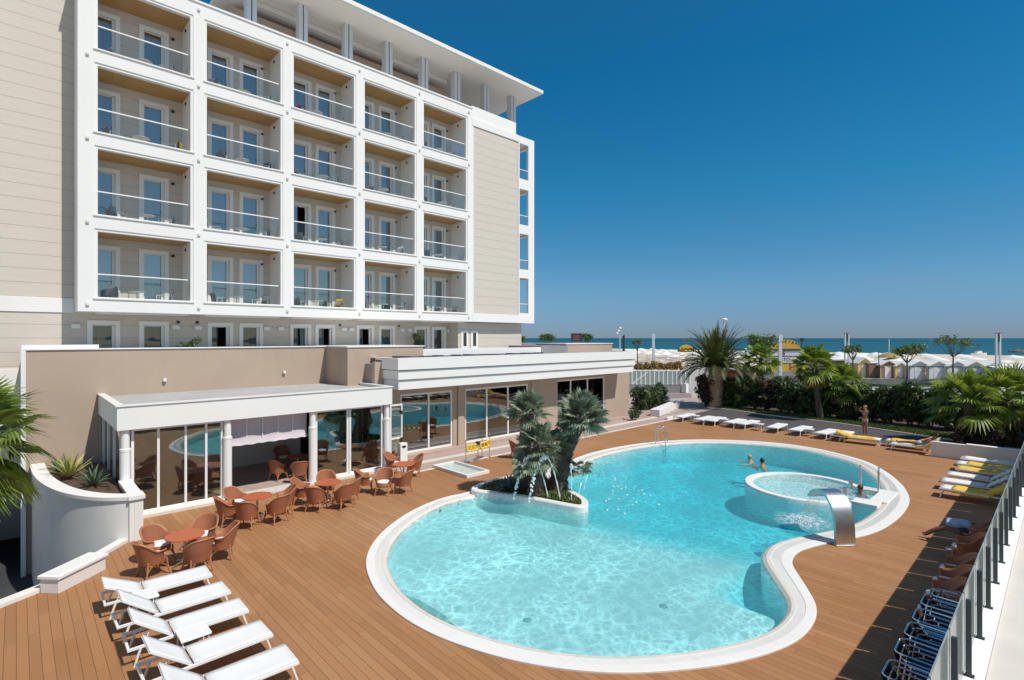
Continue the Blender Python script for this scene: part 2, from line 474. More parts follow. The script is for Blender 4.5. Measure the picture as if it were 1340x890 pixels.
M['black'] = plain('black_plastic', (.025,.025,.028), .5, .1, 6, 0)
M['gchair'] = plain('grey_woven_plastic', (.15,.16,.18), .6, .1, 20, .2)
M['blind'] = plain('mauve_grey_blind_fabric', (.52,.47,.49), .9, .05, 3, .1)
M['skin'] = plain('tanned_skin', (.33,.14,.08), .5, .08, 12, 0)
M['skin2'] = plain('pale_skin', (.52,.27,.19), .5, .08, 12, 0)
M['skin3'] = plain('dark_tanned_skin', (.22,.095,.06), .5, .08, 12, 0)
M['hair'] = plain('dark_hair', (.02,.014,.011), .5, .3, 30, .3)
M['hairb'] = plain('fair_hair', (.30,.17,.08), .5, .3, 30, .3)
M['hairr'] = plain('auburn_hair', (.10,.03,.022), .5, .3, 30, .3)
M['bikini'] = plain('pale_bikini_cloth', (.45,.38,.28), .8, .2, 30, 0)
M['trunk'] = plain('shaggy_palm_trunk', (.13,.10,.075), .95, .45, 14, .9, bscale=40)
M['datetrunk'] = plain('date_palm_trunk', (.50,.35,.25), .9, .35, 10, .7, bscale=30)
M['bark'] = plain('bark', (.10,.075,.06), .95, .3, 8, .6, bscale=30)
M['fanleaf'] = m_leaf('grey_green_fan_leaf', (.08,.13,.075), (.38,.44,.29), .25)
M['fanlight'] = m_leaf('bright_fan_leaf', (.12,.21,.02), (.35,.42,.065), .35)
M['fanmid'] = m_leaf('mid_green_fan_leaf', (.08,.145,.02), (.25,.32,.06), .3)
M['dateleaf'] = m_leaf('date_palm_leaf', (.045,.07,.02), (.15,.165,.04), .2)
M['hedge'] = m_leaf('hedge_leaf', (.016,.038,.010), (.10,.16,.04), .25)
M['hedge2'] = m_leaf('reddish_hedge_leaf', (.03,.03,.014), (.11,.085,.045), .2)
M['bush'] = m_leaf('oleander_leaf', (.04,.075,.025), (.12,.17,.06), .25)
M['pine'] = m_leaf('pine_needles', (.05,.09,.02), (.17,.23,.06), .3)
M['grass'] = m_leaf('grass_blades', (.06,.11,.02), (.16,.22,.05), .3)
M['agave'] = m_leaf('agave_leaf', (.07,.13,.08), (.20,.28,.15), .1)
M['agavey'] = m_leaf('striped_agave_leaf', (.30,.33,.08), (.50,.48,.16), .1)
M['agaveb'] = m_leaf('dark_agave_leaf', (.06,.085,.085), (.20,.25,.23), .05)
M['thatch'] = plain('thatch', (.36,.25,.10), .95, .3, 6, .5, bscale=20)
M['hutwall'] = plain('pale_hut_boards', (.58,.60,.62), .7, .12, 1.5, .1)
M['hutroof'] = plain('white_hut_roof', (.80,.79,.76), .6, .05, 1.5, .05)
M['hutgreen'] = plain('green_hut_trim', (.10,.20,.13), .7, .1, 2, 0)
M['hutbrown'] = plain('brown_hut_boards', (.24,.155,.11), .8, .15, 2, .1)
M['hutcream'] = plain('cream_yellow_paint', (.66,.50,.20), .7, .08, 2, 0)
M['ochre'] = plain('ochre_yellow_sign_paint', (.58,.36,.045), .6, .08, 2, 0)
M['stonegrey'] = plain('grey_stone_wall', (.26,.25,.25), .85, .15, 1.5, .2)
M['canvas'] = plain('white_canvas', (.74,.72,.66), .8, .04, 3, 0)
M['redp'] = plain('red_paint', (.42,.05,.03), .6, .1, 2, 0)
M['maroon'] = plain('maroon_sign_board', (.09,.03,.03), .6, .1, 2, 0)
M['flower'] = m_leaf('orange_flower_leaf', (.10,.13,.03), (.42,.22,.05), .2)
M['bluep'] = plain('blue_paint', (.06,.22,.45), .5, .1, 2, 0)
M['tray'] = plain('footbath_tray_lining', (.62,.68,.66), .4, .05, 2, 0)
M['pinksoil'] = plain('mauve_ramp_surface', (.26,.19,.20), .85, .08, 1, .1)

# ------------------------------------------------------------------ world, sun, camera
sd = Vector((-.168, .68, -1)).normalized()
elev = math.asin(-sd.z)
az = math.atan2(-sd.x, -sd.y)
W = bpy.data.worlds.new('World'); S.world = W; W.use_nodes = True
wt = W.node_tree; bg = wt.nodes['Background']
sky = wt.nodes.new('ShaderNodeTexSky'); sky.sky_type = 'NISHITA'; sky.sun_disc = False
sky.sun_elevation = elev; sky.sun_rotation = az; sky.altitude = 0
sky.air_density = 1.0; sky.dust_density = 0.0; sky.ozone_density = 2.0
hs = wt.nodes.new('ShaderNodeHueSaturation'); hs.inputs['Saturation'].default_value = 1.15
# the photograph was taken through a polarising filter: the half of the sky ahead is deeper and less hazy
wt.links.new(sky.outputs[0], hs.inputs['Color'])
wtc = wt.nodes.new('ShaderNodeTexCoord'); wsx = wt.nodes.new('ShaderNodeSeparateXYZ'); wt.links.new(wtc.outputs['Generated'], wsx.inputs[0])
def sky_ramp(stops):
    wr = wt.nodes.new('ShaderNodeValToRGB'); wt.links.new(wsx.outputs[2], wr.inputs[0]); els = wr.color_ramp.elements
    for pos, c in stops[1:-1]:
        e = els.new(pos); e.color = (*c,1)
    els[0].position = stops[0][0]; els[0].color = (*stops[0][1],1); els[-1].position = stops[-1][0]; els[-1].color = (*stops[-1][1],1)
    return wr.outputs[0]
ahead = sky_ramp([(0,(0.244,0.379,0.758)),(.03,(0.289,0.451,0.803)),(.09,(0.361,0.595,0.812)),(.16,(0.307,0.667,0.830)),(.26,(0.180,0.776,0.902)),(.45,(0.090,0.794,0.938)),(1,(.4,1,1.1))])
behind = sky_ramp([(0,(.78,.78,1.0)),(.08,(.9,.9,.95)),(.25,(1.12,1.03,.88)),(1,(1.15,1.03,.86))])
wd = wt.nodes.new('ShaderNodeVectorMath'); wd.operation = 'DOT_PRODUCT'; wt.links.new(wtc.outputs['Generated'], wd.inputs[0]); wd.inputs[1].default_value = (VX,VY,0)
wm = wt.nodes.new('ShaderNodeMapRange'); wt.links.new(wd.outputs['Value'], wm.inputs[0]); wm.inputs[1].default_value = -.3; wm.inputs[2].default_value = .35
wq = wt.nodes.new('ShaderNodeMix'); wq.data_type = 'RGBA'; wt.links.new(wm.outputs[0], wq.inputs[0]); wt.links.new(behind, wq.inputs[6]); wt.links.new(ahead, wq.inputs[7])
wx = wt.nodes.new('ShaderNodeMix'); wx.data_type = 'RGBA'; wx.blend_type = 'MULTIPLY'; wx.inputs[0].default_value = 1
wt.links.new(hs.outputs[0], wx.inputs[6]); wt.links.new(wq.outputs[2], wx.inputs[7])
wt.links.new(wx.outputs[2], bg.inputs[0])
bg.inputs[1].default_value = .102
L = bpy.data.lights.new('sun', 'SUN'); L.energy = 4.25; L.angle = math.radians(.5); L.color = (1, .955, .875)
LO = bpy.data.objects.new('sun', L); COL.objects.link(LO); LO.location = (0, -30, 60)
LO.rotation_euler = sd.to_track_quat('-Z', 'Y').to_euler()

cam = bpy.data.cameras.new('camera'); CO = bpy.data.objects.new('camera', cam); COL.objects.link(CO)
cam.sensor_width = 36; cam.lens = 36*FPX/1340; cam.shift_y = -2.5/1340; cam.clip_start = .1; cam.clip_end = 60000
CO.location = (0, 0, CAMZ); CO.rotation_euler = (PI/2, 0, YAW - PI/2)
S.camera = CO
S.view_settings.view_transform = 'Standard'; S.view_settings.look = 'None'; S.view_settings.exposure = 0; S.view_settings.gamma = 1
S.cycles.transparent_max_bounces = 24

# ================================================================== THE SETTING
def inside(p, poly):
    c = False; j = len(poly)-1
    for i in range(len(poly)):
        if (poly[i].y > p[1]) != (poly[j].y > p[1]) and p[0] < (poly[j].x-poly[i].x)*(p[1]-poly[i].y)/(poly[j].y-poly[i].y)+poly[i].x: c = not c
        j = i
    return c
def fill(mb, outer, holes=(), z=0.0, extra=(), zf=None):
    pts = [Vector((p[0], p[1])) for p in outer]; edges = [(i, (i+1) % len(outer)) for i in range(len(outer))]
    for h in holes:
        b = len(pts); pts += [Vector((p[0], p[1])) for p in h]
        edges += [(b+i, b+(i+1) % len(h)) for i in range(len(h))]
    pts += [Vector((p[0], p[1])) for p in extra]
    vo, eo, fo, *_ = delaunay_2d_cdt(pts, edges, [], 0, 1e-5)
    fs = []
    ov = [Vector((p[0], p[1])) for p in outer]; hv = [[Vector((p[0], p[1])) for p in h] for h in holes]
    for f in fo:
        a, b, c = (vo[i] for i in f[:3])
        m = (a+b+c)/3
        if not inside(m, ov) or any(inside(m, h) for h in hv): continue
        fs.append(f if (b-a).cross(c-a) > 0 else f[::-1])
    mb.add([(p.x, p.y, zf(p.x, p.y) if zf else z) for p in vo], fs, bool(zf))
    return mb

def spline(pts, n):
    out = []; m = len(pts)
    for i in range(m):
        p0, p1, p2, p3 = (Vector(pts[(i+k-1) % m][:2]) for k in range(4))
        for q in range(n):
            t = q/n
            out.append(.5*((2*p1)+(-p0+p2)*t+(2*p0-5*p1+4*p2-p3)*t*t+(-p0+3*p1-3*p2+p3)*t**3))
    return out

OUT_PX = [(608,646),(588,650.2),(564,657.8),(537,670.5),(514,685.6),(495.3,702.5),(483.5,719.5),(478.8,737),(482.5,756),(495.5,780),(524.8,807.2),(565,830.7),(614.3,849.7),(670.3,865.4),(726.3,875.6),(780,881),(824.8,882.2),(869.5,880),(925.5,874.3),(970.3,866),(1015,853),(1048,836),(1066,814),(1067.7,793.7),(1057.6,773.6),(1046.4,756),(1037.5,741),(1038,731),(1046,723),(1061,717.3),(1084.5,711.5),(1121.6,704),(1142,698.5),(1162,689.1),(1180.6,674),(1189.9,658),(1187,645),(1177.2,632),(1158,617),(1135.5,605.5),(1103.3,595.7),(1067.5,587.5),(1031.6,582),(995.8,578.6),(960,576.7),(917,575.8),(881.2,577),(845.4,580),(809.6,585.4),(779.1,591.9),(759.4,598)]
OUTP = [ground(*p) for p in OUT_PX] + [Vector((18.4,15.75,0)), Vector((17.0,15.6,0)), Vector((15.4,15.4,0)), Vector((13.6,15.25,0))]
OUTER = spline(OUTP, 5)
def inward(poly, wf):
    n = len(poly); r = []
    for i, p in enumerate(poly):
        t = (poly[(i+2) % n] - poly[i-2]).normalized()
        nr = Vector((-t.y, t.x))
        r.append(p + nr*wf(p))
    return r
area = sum(OUTER[i].x*OUTER[(i+1) % len(OUTER)].y - OUTER[(i+1) % len(OUTER)].x*OUTER[i].y for i in range(len(OUTER)))
if area < 0: OUTER.reverse()
def smooth01(a, b, x):
    t = max(0, min(1, (x-a)/(b-a))); return t*t*(3-2*t)
def kerbw(p): return .56 + .22*smooth01(11.5, 15.5, p.x)
RING = lambda f: inward(OUTER, lambda p: kerbw(p)*f)
INNER = RING(1.0)

# deck
deck_out = [(-9,.95),(34.2,.95),(34.2,18.9),(11.9,18.9),(11.9,20.02),(2.37,20.02),(2.37,18.18),(.53,15.95),(-.25,15.5),(-9,11.3)]
mb = MB(); fill(mb, deck_out, [OUTER], 0.0)
tag(mb.build('pool_deck', M['deck']), kind='structure')

# ground round the plot, reaching to the shore; the sea takes over to the horizon
hole = [(-9.2,.6),(34.2,.6),(34.2,18.9),(11.9,18.9),(11.9,20.02),(2.37,20.02),(2.36,18.3),(.3,25.6),(-9.2,25.6)]
mb = MB(); fill(mb, [(-150,-500),(235,-500),(235,700),(-150,700)], [hole], -.02)
tag(mb.build('ground', M['gnd']), kind='structure')
mb = MB(); mb.box(-14, 8, -3.0, 3.2, 30, -2.6)
tag(mb.build('sunken_drive', M['drive']), kind='structure')
mb = MB(); mb.quad((96,-500,0.0),(236,-500,0.0),(236,700,0.0),(96,700,0.0)); mb.quad((236,-500,0.0),(262,-500,-.9),(262,700,-.9),(236,700,0.0))
tag(mb.build('beach', M['sand']), kind='structure')
mb = MB(); mb.quad((225,-9000,-.6),(40000,-40000,-.6),(40000,40000,-.6),(225,9000,-.6))
tag(mb.build('sea', M['sea']), kind='structure')

# paths
mb = MB()
mb.quad((11.9,19.06,.004),(33.4,19.06,.004),(33.4,20.1,.004),(11.9,20.1,.004))
mb.quad((11.9,20.42,.004),(60,20.42,.004),(60,24.6,.004),(11.9,24.6,.004))
mb.quad((33.4,19.06,.004),(60,20.3,.004),(60,20.42,.004),(33.4,20.1,.004))
tag(mb.build('paved_path', M['paving']), kind='structure')
mb = MB(); mb.box(11.9,20.1,-.05,33.4,20.42,.035); mb.box(11.9,18.9,-.05,34.2,19.06,.02)
tag(mb.build('pale_path_band', M['band']), kind='structure')
mb = MB(); fill(mb, [(34.2,.95),(37.0,.95),(38.3,5.99),(39.7,10.27),(40.3,15.4),(41.4,20.3),(34.2,19.4)], (), .0)
tag(mb.build('dark_path', M['asphalt']), kind='structure')
bed = [(37.0,.95),(38.3,5.99),(39.7,10.27),(40.3,15.4),(41.4,20.3),(46,20.3),(47,.95)]
mb = MB(); fill(mb, bed, (), .03)
tag(mb.build('planting_bed', M['earth']), kind='structure')
mb = MB()
for i in range(4):
    a, b = Vector(bed[i]), Vector(bed[i+1]); d = (b-a).normalized(); n = Vector((d.y, -d.x))*.06
    mb.prism([a+n, a-n, b-n, b+n], -.05, .07+.002*i)
tag(mb.build('bed_kerb', M['band']), kind='structure')
mb = MB()
random.seed(3)
for i in range(9000):
    k = random.random()*4; j = min(int(k), 3); t = k-j
    a = Vector(bed[j])*(1-t) + Vector(bed[j+1])*t
    x, y = a.x + .1 + random.random()**1.6*1.9, a.y + random.uniform(-.1,.1)
    an = random.random()*PI; h = random.uniform(.07,.2); w = random.uniform(.02,.05)
    dx, dy = math.cos(an)*w, math.sin(an)*w; lx, ly = random.uniform(-.07,.07), random.uniform(-.07,.07)
    mb.add([(x-dx,y-dy,.02),(x+dx,y+dy,.02),(x+lx,y+ly,.03+h)], [(0,1,2)])
tag(mb.build('grass_strip', M['grass']), kind='stuff')
# road, verge and walk between the hotel and the beach
a, b = ground(960,513), ground(1400,513); c, d = ground(1400,506.5), ground(960,506.5)
mb = MB(); mb.quad(*[(p.x,p.y,.0) for p in (a,b,c,d)])
tag(mb.build('seaside_road', M['gnd']), kind='structure')
a, b = ground(960,506.5), ground(1400,507); c, d = ground(1400,502), ground(960,502)
mb = MB(); mb.quad(*[(p.x,p.y,.02) for p in (a,b,c,d)])
tag(mb.build('verge', M['grass']), kind='structure')

# pool -------------------------------------------------------------
pool = empty('swimming_pool', (13,9,0), 0, 'free-form outdoor swimming pool with wide white stone kerb set in the timber deck', 'swimming pool')
def ringmesh(fa, za, fb, zb):
    A, B = RING(fa), RING(fb); n = len(A); m = MB()
    m.add([(p.x,p.y,za) for p in A] + [(p.x,p.y,zb) for p in B], [(i,(i+1)%n,n+(i+1)%n,n+i) for i in range(n)], False)
    return m
k = ringmesh(0,.0,0,.028) ; k2 = ringmesh(0,.028,.02,.036); k3 = ringmesh(.02,.036,.34,.036); k4 = ringmesh(.34,.036,.34,.025)
for q in (k2,k3,k4): k.add(q.v, q.f)
kb = k.build('kerb', M['kerb'], pool, world=True)
g = ringmesh(.34,.025,.66,.025)
A, B = RING(.36), RING(.64); n = len(A)
for i in range(n):
    L_ = (A[(i+1)%n]-A[i]).length; m_ = max(2, int(L_/.028))
    for j in range(m_):
        t0, t1 = j/m_, (j+.5)/m_
        p = [A[i].lerp(A[(i+1)%n],t0), A[i].lerp(A[(i+1)%n],t1), B[i].lerp(B[(i+1)%n],t1), B[i].lerp(B[(i+1)%n],t0)]
        g.add([(q.x,q.y,.0275) for q in p], [(0,1,2,3)])
g.build('overflow_grating', M['kerb'], pool, world=True)
e = ringmesh(.66,.025,.67,.034); e2 = ringmesh(.67,.034,.80,.026); e3 = ringmesh(.80,.026,1.0,-.07)
for q in (e2,e3): e.add(q.v, q.f)
e.build('pool_edge', M['kerbin'], pool, world=True)
def depth(x, y):
    # shallow bay on the near left, stepping down to the deep bay on the right
    s = (x - 12.75) + (y - 10.0)*.19
    s2 = smooth01(11.6, 13.2, x)*smooth01(6.2, 5.4, y)
    return .34 + .72*max(smooth01(-.6, 4.2, s), .8*s2*(1 if y < 6.2 else 0))
xs = [p.x for p in INNER]; ys = [p.y for p in INNER]
ext = []
gx = min(xs)+.2
while gx < max(xs):
    gy = min(ys)+.2
    while gy < max(ys):
        if inside((gx,gy), INNER): ext.append((gx,gy))
        gy += .3
    gx += .3
INN = inward(OUTER, lambda p: kerbw(p)*.985)
mb = MB(); fill(mb, INN, (), 0, ext, lambda x, y: -depth(x,y))
n = len(INN)
mb.add([(p.x,p.y,-.06) for p in INN] + [(p.x,p.y,-depth(p.x,p.y)) for p in INN], [(i,(i+1)%n,n+(i+1)%n,n+i) for i in range(n)], True)
mb.build('basin', M['pool'], pool, world=True)
# green mosaic seat against the near-left wall
mb = MB(); seat = []
p0 = [ground(523,762), ground(548,772), ground(580,790), ground(597,806), ground(601,822)]
idx = sorted(range(n), key=lambda i: (INNER[i].xy - p0[0].xy).length)[0]; idy = sorted(range(n), key=lambda i: (INNER[i].xy - p0[-1].xy).length)[0]
lo, hi = min(idx,idy), max(idx,idy)
seat = [INN[i] for i in range(lo, hi+1)]
pp = [p.xy for p in p0]
if (seat[0]-pp[0]).length < (seat[-1]-pp[0]).length: pp = pp[::-1]
mb.prism([(p.x,p.y) for p in seat] + [(p.x,p.y) for p in pp[1:-1]], -.5, -.22)
mb.build('mosaic_seat', M['greenmos'], pool, world=True)
# floor fittings
for px, py in ((690,811),(868,793)):
    c = ground(px,py,-.33); mb = MB(); mb.lathe([(.10,-.36),(.10,-.335),(.03,-.325)], 14, (c.x,c.y))
    mb.build('floor_drain', M['greenmos'], pool, world=True)
for px, py in ((599,659),(576,668),(558,676),(541,687)):
    c = ground(px,py,-.12); mb = MB(); mb.blob((c.x,c.y,-.13), .05,.05,.05)
    mb.build('inlet', M['post'], pool, world=True)
# water body
WAT = inward(OUTER, lambda p: kerbw(p)*.93)
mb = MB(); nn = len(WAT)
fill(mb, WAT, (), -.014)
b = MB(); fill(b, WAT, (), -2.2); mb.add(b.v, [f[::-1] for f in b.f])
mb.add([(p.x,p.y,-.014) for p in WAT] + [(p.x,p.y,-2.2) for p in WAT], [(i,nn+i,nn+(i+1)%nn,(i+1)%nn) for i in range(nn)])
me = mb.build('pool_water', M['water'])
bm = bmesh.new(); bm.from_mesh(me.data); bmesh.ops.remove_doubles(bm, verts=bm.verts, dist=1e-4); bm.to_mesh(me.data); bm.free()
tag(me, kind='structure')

# whirlpool ring with its footbridge to the kerb
wp = empty('whirlpool', (22.4,7,0), 0, 'oval whirlpool basin with white rim inside the far end of the pool', 'whirlpool')
WC = Vector((21.93, 6.85)); WR = 2.12
def arc(r, a0, a1, n): return [WC + Vector((r*math.cos(a0+(a1-a0)*i/n), r*math.sin(a0+(a1-a0)*i/n))) for i in range(n+1)]
ga, gb = math.radians(-58), math.radians(238)      # the ring is open on its kerb side
mb = MB()
rings = []
for p, q in zip(arc(WR, ga, gb, 60), arc(WR-.28, ga, gb, 60)):
    rings.append([(p.x,p.y,-1.5),(p.x,p.y,.02),(p.x*.94+q.x*.06,p.y*.94+q.y*.06,.05),(q.x*.94+p.x*.06,q.y*.94+p.y*.06,.05),(q.x,q.y,.02),(q.x,q.y,-1.5)])
mb.loft(rings)
mb.build('rim', M['kerb'], wp, world=True)
mb = MB(); fl = arc(WR-.2, 0, 2*PI, 40)[:-1]
mb.add([(p.x,p.y,-.30) for p in fl], [tuple(range(40))]); mb.add([(p.x,p.y,-1.4) for p in fl]+[(p.x,p.y,-.30) for p in fl], [(i,(i+1)%40,40+(i+1)%40,40+i) for i in range(40)])
mb.build('basin', M['pool'], wp, world=True)
mb = MB(); mb.box(20.98,4.35,-1.4,21.62,5.12,.07); mb.box(23.02,4.2,-1.4,23.42,5.3,.072); mb.box(21.62,4.2,-1.4,23.02,4.72,.068)
mb.box(21.62,4.72,-1.4,23.02,5.45,-.12)
mb.build('footbridge', M['kerb'], wp, bevel=.015, world=True)
for x, y in ((23.02,5.62),(21.72,5.5)):
    mb = MB(); mb.lathe([(.07,.0),(.07,.3),(.06,.32)], 14, (x,y)); mb.build('gate_post', M['steel'], wp, world=True)
# bubbling surface
random.seed(5)
mb = MB(); c = arc(WR-.5, 0, 2*PI, 30)[:-1]; mb.add([(p.x,p.y,-.006) for p in c], [tuple(range(30))])
o = mb.build('bubbling_water', M['foam']); tag(o, kind='stuff')

# planted island that juts into the pool
isl = empty('planting_island', (13.6,12.8,0), 0, 'white rimmed planting island with palms and low green cover jutting into the pool', 'planter island')
IP = spline([(12.05,14.9),(12.35,13.9),(12.75,13.0),(13.0,12.1),(13.17,11.37),(13.34,10.93),(13.62,10.82),(13.9,10.98),(14.25,11.35),(14.55,12.05),(14.95,13.0),(15.6,14.2),(16.9,15.25),(14.6,15.35),(13.0,15.35)], 6)
ar = sum(IP[i].x*IP[(i+1)%len(IP)].y-IP[(i+1)%len(IP)].x*IP[i].y for i in range(len(IP)))
if ar < 0: IP.reverse()
def off(poly, d):
    n = len(poly); r = []
    for i, p in enumerate(poly):
        t = (poly[(i+1)%n]-poly[i-1]).normalized(); r.append(p+Vector((-t.y,t.x))*d)
    return r
I1, I2 = off(IP,.03), off(IP,.22)
n = len(IP); mb = MB()
tiers = [(IP,-1.4),(IP,.16),(I1,.20),(I2,.20),(off(IP,.24),.12)]
for (a,za),(b,zb) in zip(tiers[:-1], tiers[1:]):
    mb.add([(p.x,p.y,za) for p in a]+[(p.x,p.y,zb) for p in b], [(i,(i+1)%n,n+(i+1)%n,n+i) for i in range(n)])
mb.build('coping', M['kerb'], isl, world=True)
mb = MB(); fill(mb, off(IP,.23), (), .13, [(13.4+random.uniform(-.6,.6),12.5+random.uniform(-1,1)) for _ in range(30)], lambda x,y: .13+.06*math.sin(x*9+y*7))
mb.build('soil', M['earth'], isl, world=True)
mb = MB(); ins = off(IP,.28); random.seed(11)
xs2=[p.x for p in ins]; ys2=[p.y for p in ins]; cnt=0
while cnt < 2600:
    x, y = random.uniform(min(xs2),max(xs2)), random.uniform(min(ys2),max(ys2))
    if not inside((x,y), ins): continue
    if math.sin(x*4.3)+math.sin(y*3.7+1) < -.5: 
        if random.random() < .8: cnt += 1; continue
    cnt += 1; z = .17
    an = random.random()*2*PI; h = random.uniform(.05,.15); w = random.uniform(.02,.045)
    lx, ly = math.cos(an)*.08, math.sin(an)*.08
    mb.add([(x-ly*.4,y+lx*.4,z),(x+ly*.4,y-lx*.4,z),(x+lx,y+ly,z+h)], [(0,1,2)])
o = mb.build('ground_cover', M['grass'], isl, world=True); o['kind'] = 'stuff'
# wet spillway: thin sheets of water over the left coping
mb = MB()
for i in range(9):
    a = Vector((12.10+.075*i, 14.55-.17*i)); d = Vector((-.16,-.07)); w = Vector((.03,-.075))
    mb.loft([[(a.x+.1,a.y+.05,.206),(a.x+.1+w.x,a.y+.05+w.y,.206)],[(a.x-.04,a.y-.02,.20),(a.x-.04+w.x,a.y-.02+w.y,.20)],[(a.x-.10,a.y-.05,.1),(a.x-.10+w.x,a.y-.05+w.y,.1)],[(a.x-.16,a.y-.08,-.01),(a.x-.16+w.x,a.y-.08+w.y,-.01)]])
tag(mb.build('spillway_water', M['streak']), kind='stuff')

# ================================================================== HOTEL
WHITE = M['white']; YF = 25.5; YW = 27.05
hotel = empty('hotel_building', (10,27,-.02), 0, 'tall beige hotel with white grid of balconies and overhanging flat roof', 'hotel')
BX = [2.28+3.715*i for i in range(5)]; BW = 3.1
FZ = [7.28+3.18*i for i in range(4)]; BH = 2.52
DX = [2.07,3.79,6.37,7.71,10.09,11.39,13.70,15.06,17.45,18.72]; DW = 1.075
DOORTOP = [6.42] + [9.49+3.18*i for i in range(4)]
DOORBOT = [4.3] + [6.91+3.18*i for i in range(4)]
# front wall with its openings
holes = []
for r in range(5):
    for x in DX:
        holes.append((x+.16, x+DW-.16, DOORBOT[r]+ (0 if r else .02), DOORTOP[r]-.17))
mb = MB(); wall_holes(mb, -14, 20.83, -.5, 20.1, YW, .25, holes)
mb.quad((-14,42,-.5),(-14,YW,-.5),(-14,YW,20.1),(-14,42,20.1)); mb.quad((24.73,YW,-.5),(24.73,42,-.5),(24.73,42,20.1),(24.73,YW,20.1)); mb.quad((24.73,42,-.5),(-14,42,-.5),(-14,42,20.1),(24.73,42,20.1))
mb.build('wall', M['siding'], hotel, world=True)
# stair tower block to the right of the grid
mb = MB(); small = [(20.9+.0, 0,0,0)]
mb.box(20.83,YF+.04,7.27,24.73,YW+.02,19.42)
mb.box(19.98,YF+.5,-.5,25.5,YW+.24,6.70)
mb.build('stair_tower_wall', M['siding'], hotel, world=True)
def small_window(fb, pb_):
    mb = MB(); mb.box(*fb); f = mb.build('small_window', WHITE, hotel, world=True)
    mb = MB(); mb.box(*pb_); p = mb.build('pane', M['dark'], f); p.location = Vector((-10,-27,.02))
for z in (7.9+3.18*i for i in range(4)): small_window((20.80,26.35,z+.05,20.828,26.95,z+.95), (20.79,26.48,z+.18,20.80,26.82,z+.82))
for x in (20.2,20.98): small_window((x,YF+.46,5.05,x+.58,YF+.498,6.18), (x+.17,YF+.45,5.2,x+.42,YF+.458,6.03))
# floors and rooms behind
mb = MB()
for r in range(5):
    z = DOORBOT[r]-.04
    mb.box(-13.9,YW+.27,z-.2,24.6,YW+4.5,z)
mb.box(-13.9,YW+4.5,-.5,24.6,YW+4.7,20.0)
for x in (-1,5.6,9.4,13.1,16.8,20.6): mb.box(x,YW+.26,-.4,x+.1,YW+4.5,20.0)
mb.build('room_interior', M['room'], hotel, world=True)
# white storey band left of the grid, plinth band
mb = MB(); mb.box(-14,YW-.04,6.70,1.67,YW,7.27); mb.box(-14,YW-.05,3.0,.22,YW,4.55)
mb.build('storey_band', WHITE, hotel, bevel=.01, world=True)
# balcony grid
gh = [(x, x+BW, z, z+BH) for x in BX for z in FZ]
mb = MB()
wall_holes(mb, 1.68, 20.70, 6.72, 20.03, YF, .035, [(a-.10,b+.10,c-.03,d+.10) for a,b,c,d in gh])
for a,b,c,d in gh: mb.box(a-.14,YF-.05,c-.085,b+.14,YF-.001,c-.025)
wall_holes(mb, 1.68, 20.70, 6.722, 20.028, YF+.035, .225, gh)
mb.box(1.68,YF+.26,6.72,2.28,YW,20.0)
for i in range(5):
    x0 = BX[i]+BW; x1 = BX[i+1] if i < 4 else 20.70
    mb.box(x0,YF+.26,6.724,x1,YW+.01,20.0)
mb.box(1.6,YF-.05,20.03,20.75,YW+.6,20.12)
mb.build('balcony_grid', WHITE, hotel, bevel=.008, world=True)
for i in range(5):
    for z in FZ + [FZ[3]+3.18]:
        mb = MB(); mb.box(BX[i],YF+.262,z-.62,BX[i]+BW,YW-.002,z-.40)
        mb.build('balcony_floor', M['offwhite'], hotel, world=True)
for i in range(5):
    for z in FZ:
        mb = MB(); mb.box(BX[i]+.003,YF+.27,z+BH-.012,BX[i]+BW-.003,YW-.004,z+BH+.03)
        mb.build('balcony_ceiling', M['ceil'], hotel, world=True)
        mb = MB(); mb.box(BX[i]+.02,YF+.10,z+.03,BX[i]+BW-.10,YF+.112,z+.86)
        rl = mb.build('balcony_railing', M['clear'], hotel, world=True)
        mb = MB(); mb.box(BX[i]+.0,YF+.075,z+.86,BX[i]+BW-.08,YF+.135,z+.905)
        for o_ in [mb.build('handrail', M['white2'], rl, world=False)]:
            o_.location = -hotel.location; o_.location = Vector((-10,-27,.02))
# end-of-building loggia frame, open to the sky on both faces
nz = [(7.40,9.80),(10.39,12.82),(13.44,15.87),(16.56,18.96)]
mb = MB()
wall_holes(mb, 24.735, 26.26, 6.72, 19.44, YF, .16, [(24.84,25.69,a,b) for a,b in nz])
wall_holes(mb, YF+.16, 39.0, 6.72, 19.44, 26.0, .26, [(26.0+3.72*k, 29.2+3.72*k, a, b) for k in range(3) for a,b in nz], 'x')
for a, b in nz: mb.box(24.735,YF+.162,a-.5,25.998,38.9,a-.08)
mb.box(24.735,YF+.162,19.1,25.998,38.9,19.438)
mb.box(20.70,YF-.02,6.72,24.733,YF+.16,7.268); mb.box(20.70,YF-.02,19.0,24.733,YF+.16,19.45)
mb.box(20.702,YF+.0,7.27,20.828,YF+.2,19.0)
mb.box(20.76,YF+.1,19.452,24.6,YF+.35,20.28); mb.box(24.4,YF+.352,19.44,24.6,38,20.28)
mb.build('loggia_frame', WHITE, hotel, bevel=.008, world=True)
for a, b in nz:
    mb = MB(); mb.box(24.85,YF+.06,a+.02,25.68,YF+.07,a+.62)
    rl = mb.build('loggia_railing', M['clear'], hotel, world=True)
    mb = MB(); mb.box(24.84,YF+.04,a+.62,25.69,YF+.09,a+.66); o_ = mb.build('handrail', M['white2'], rl); o_.location = Vector((-10,-27,.02))
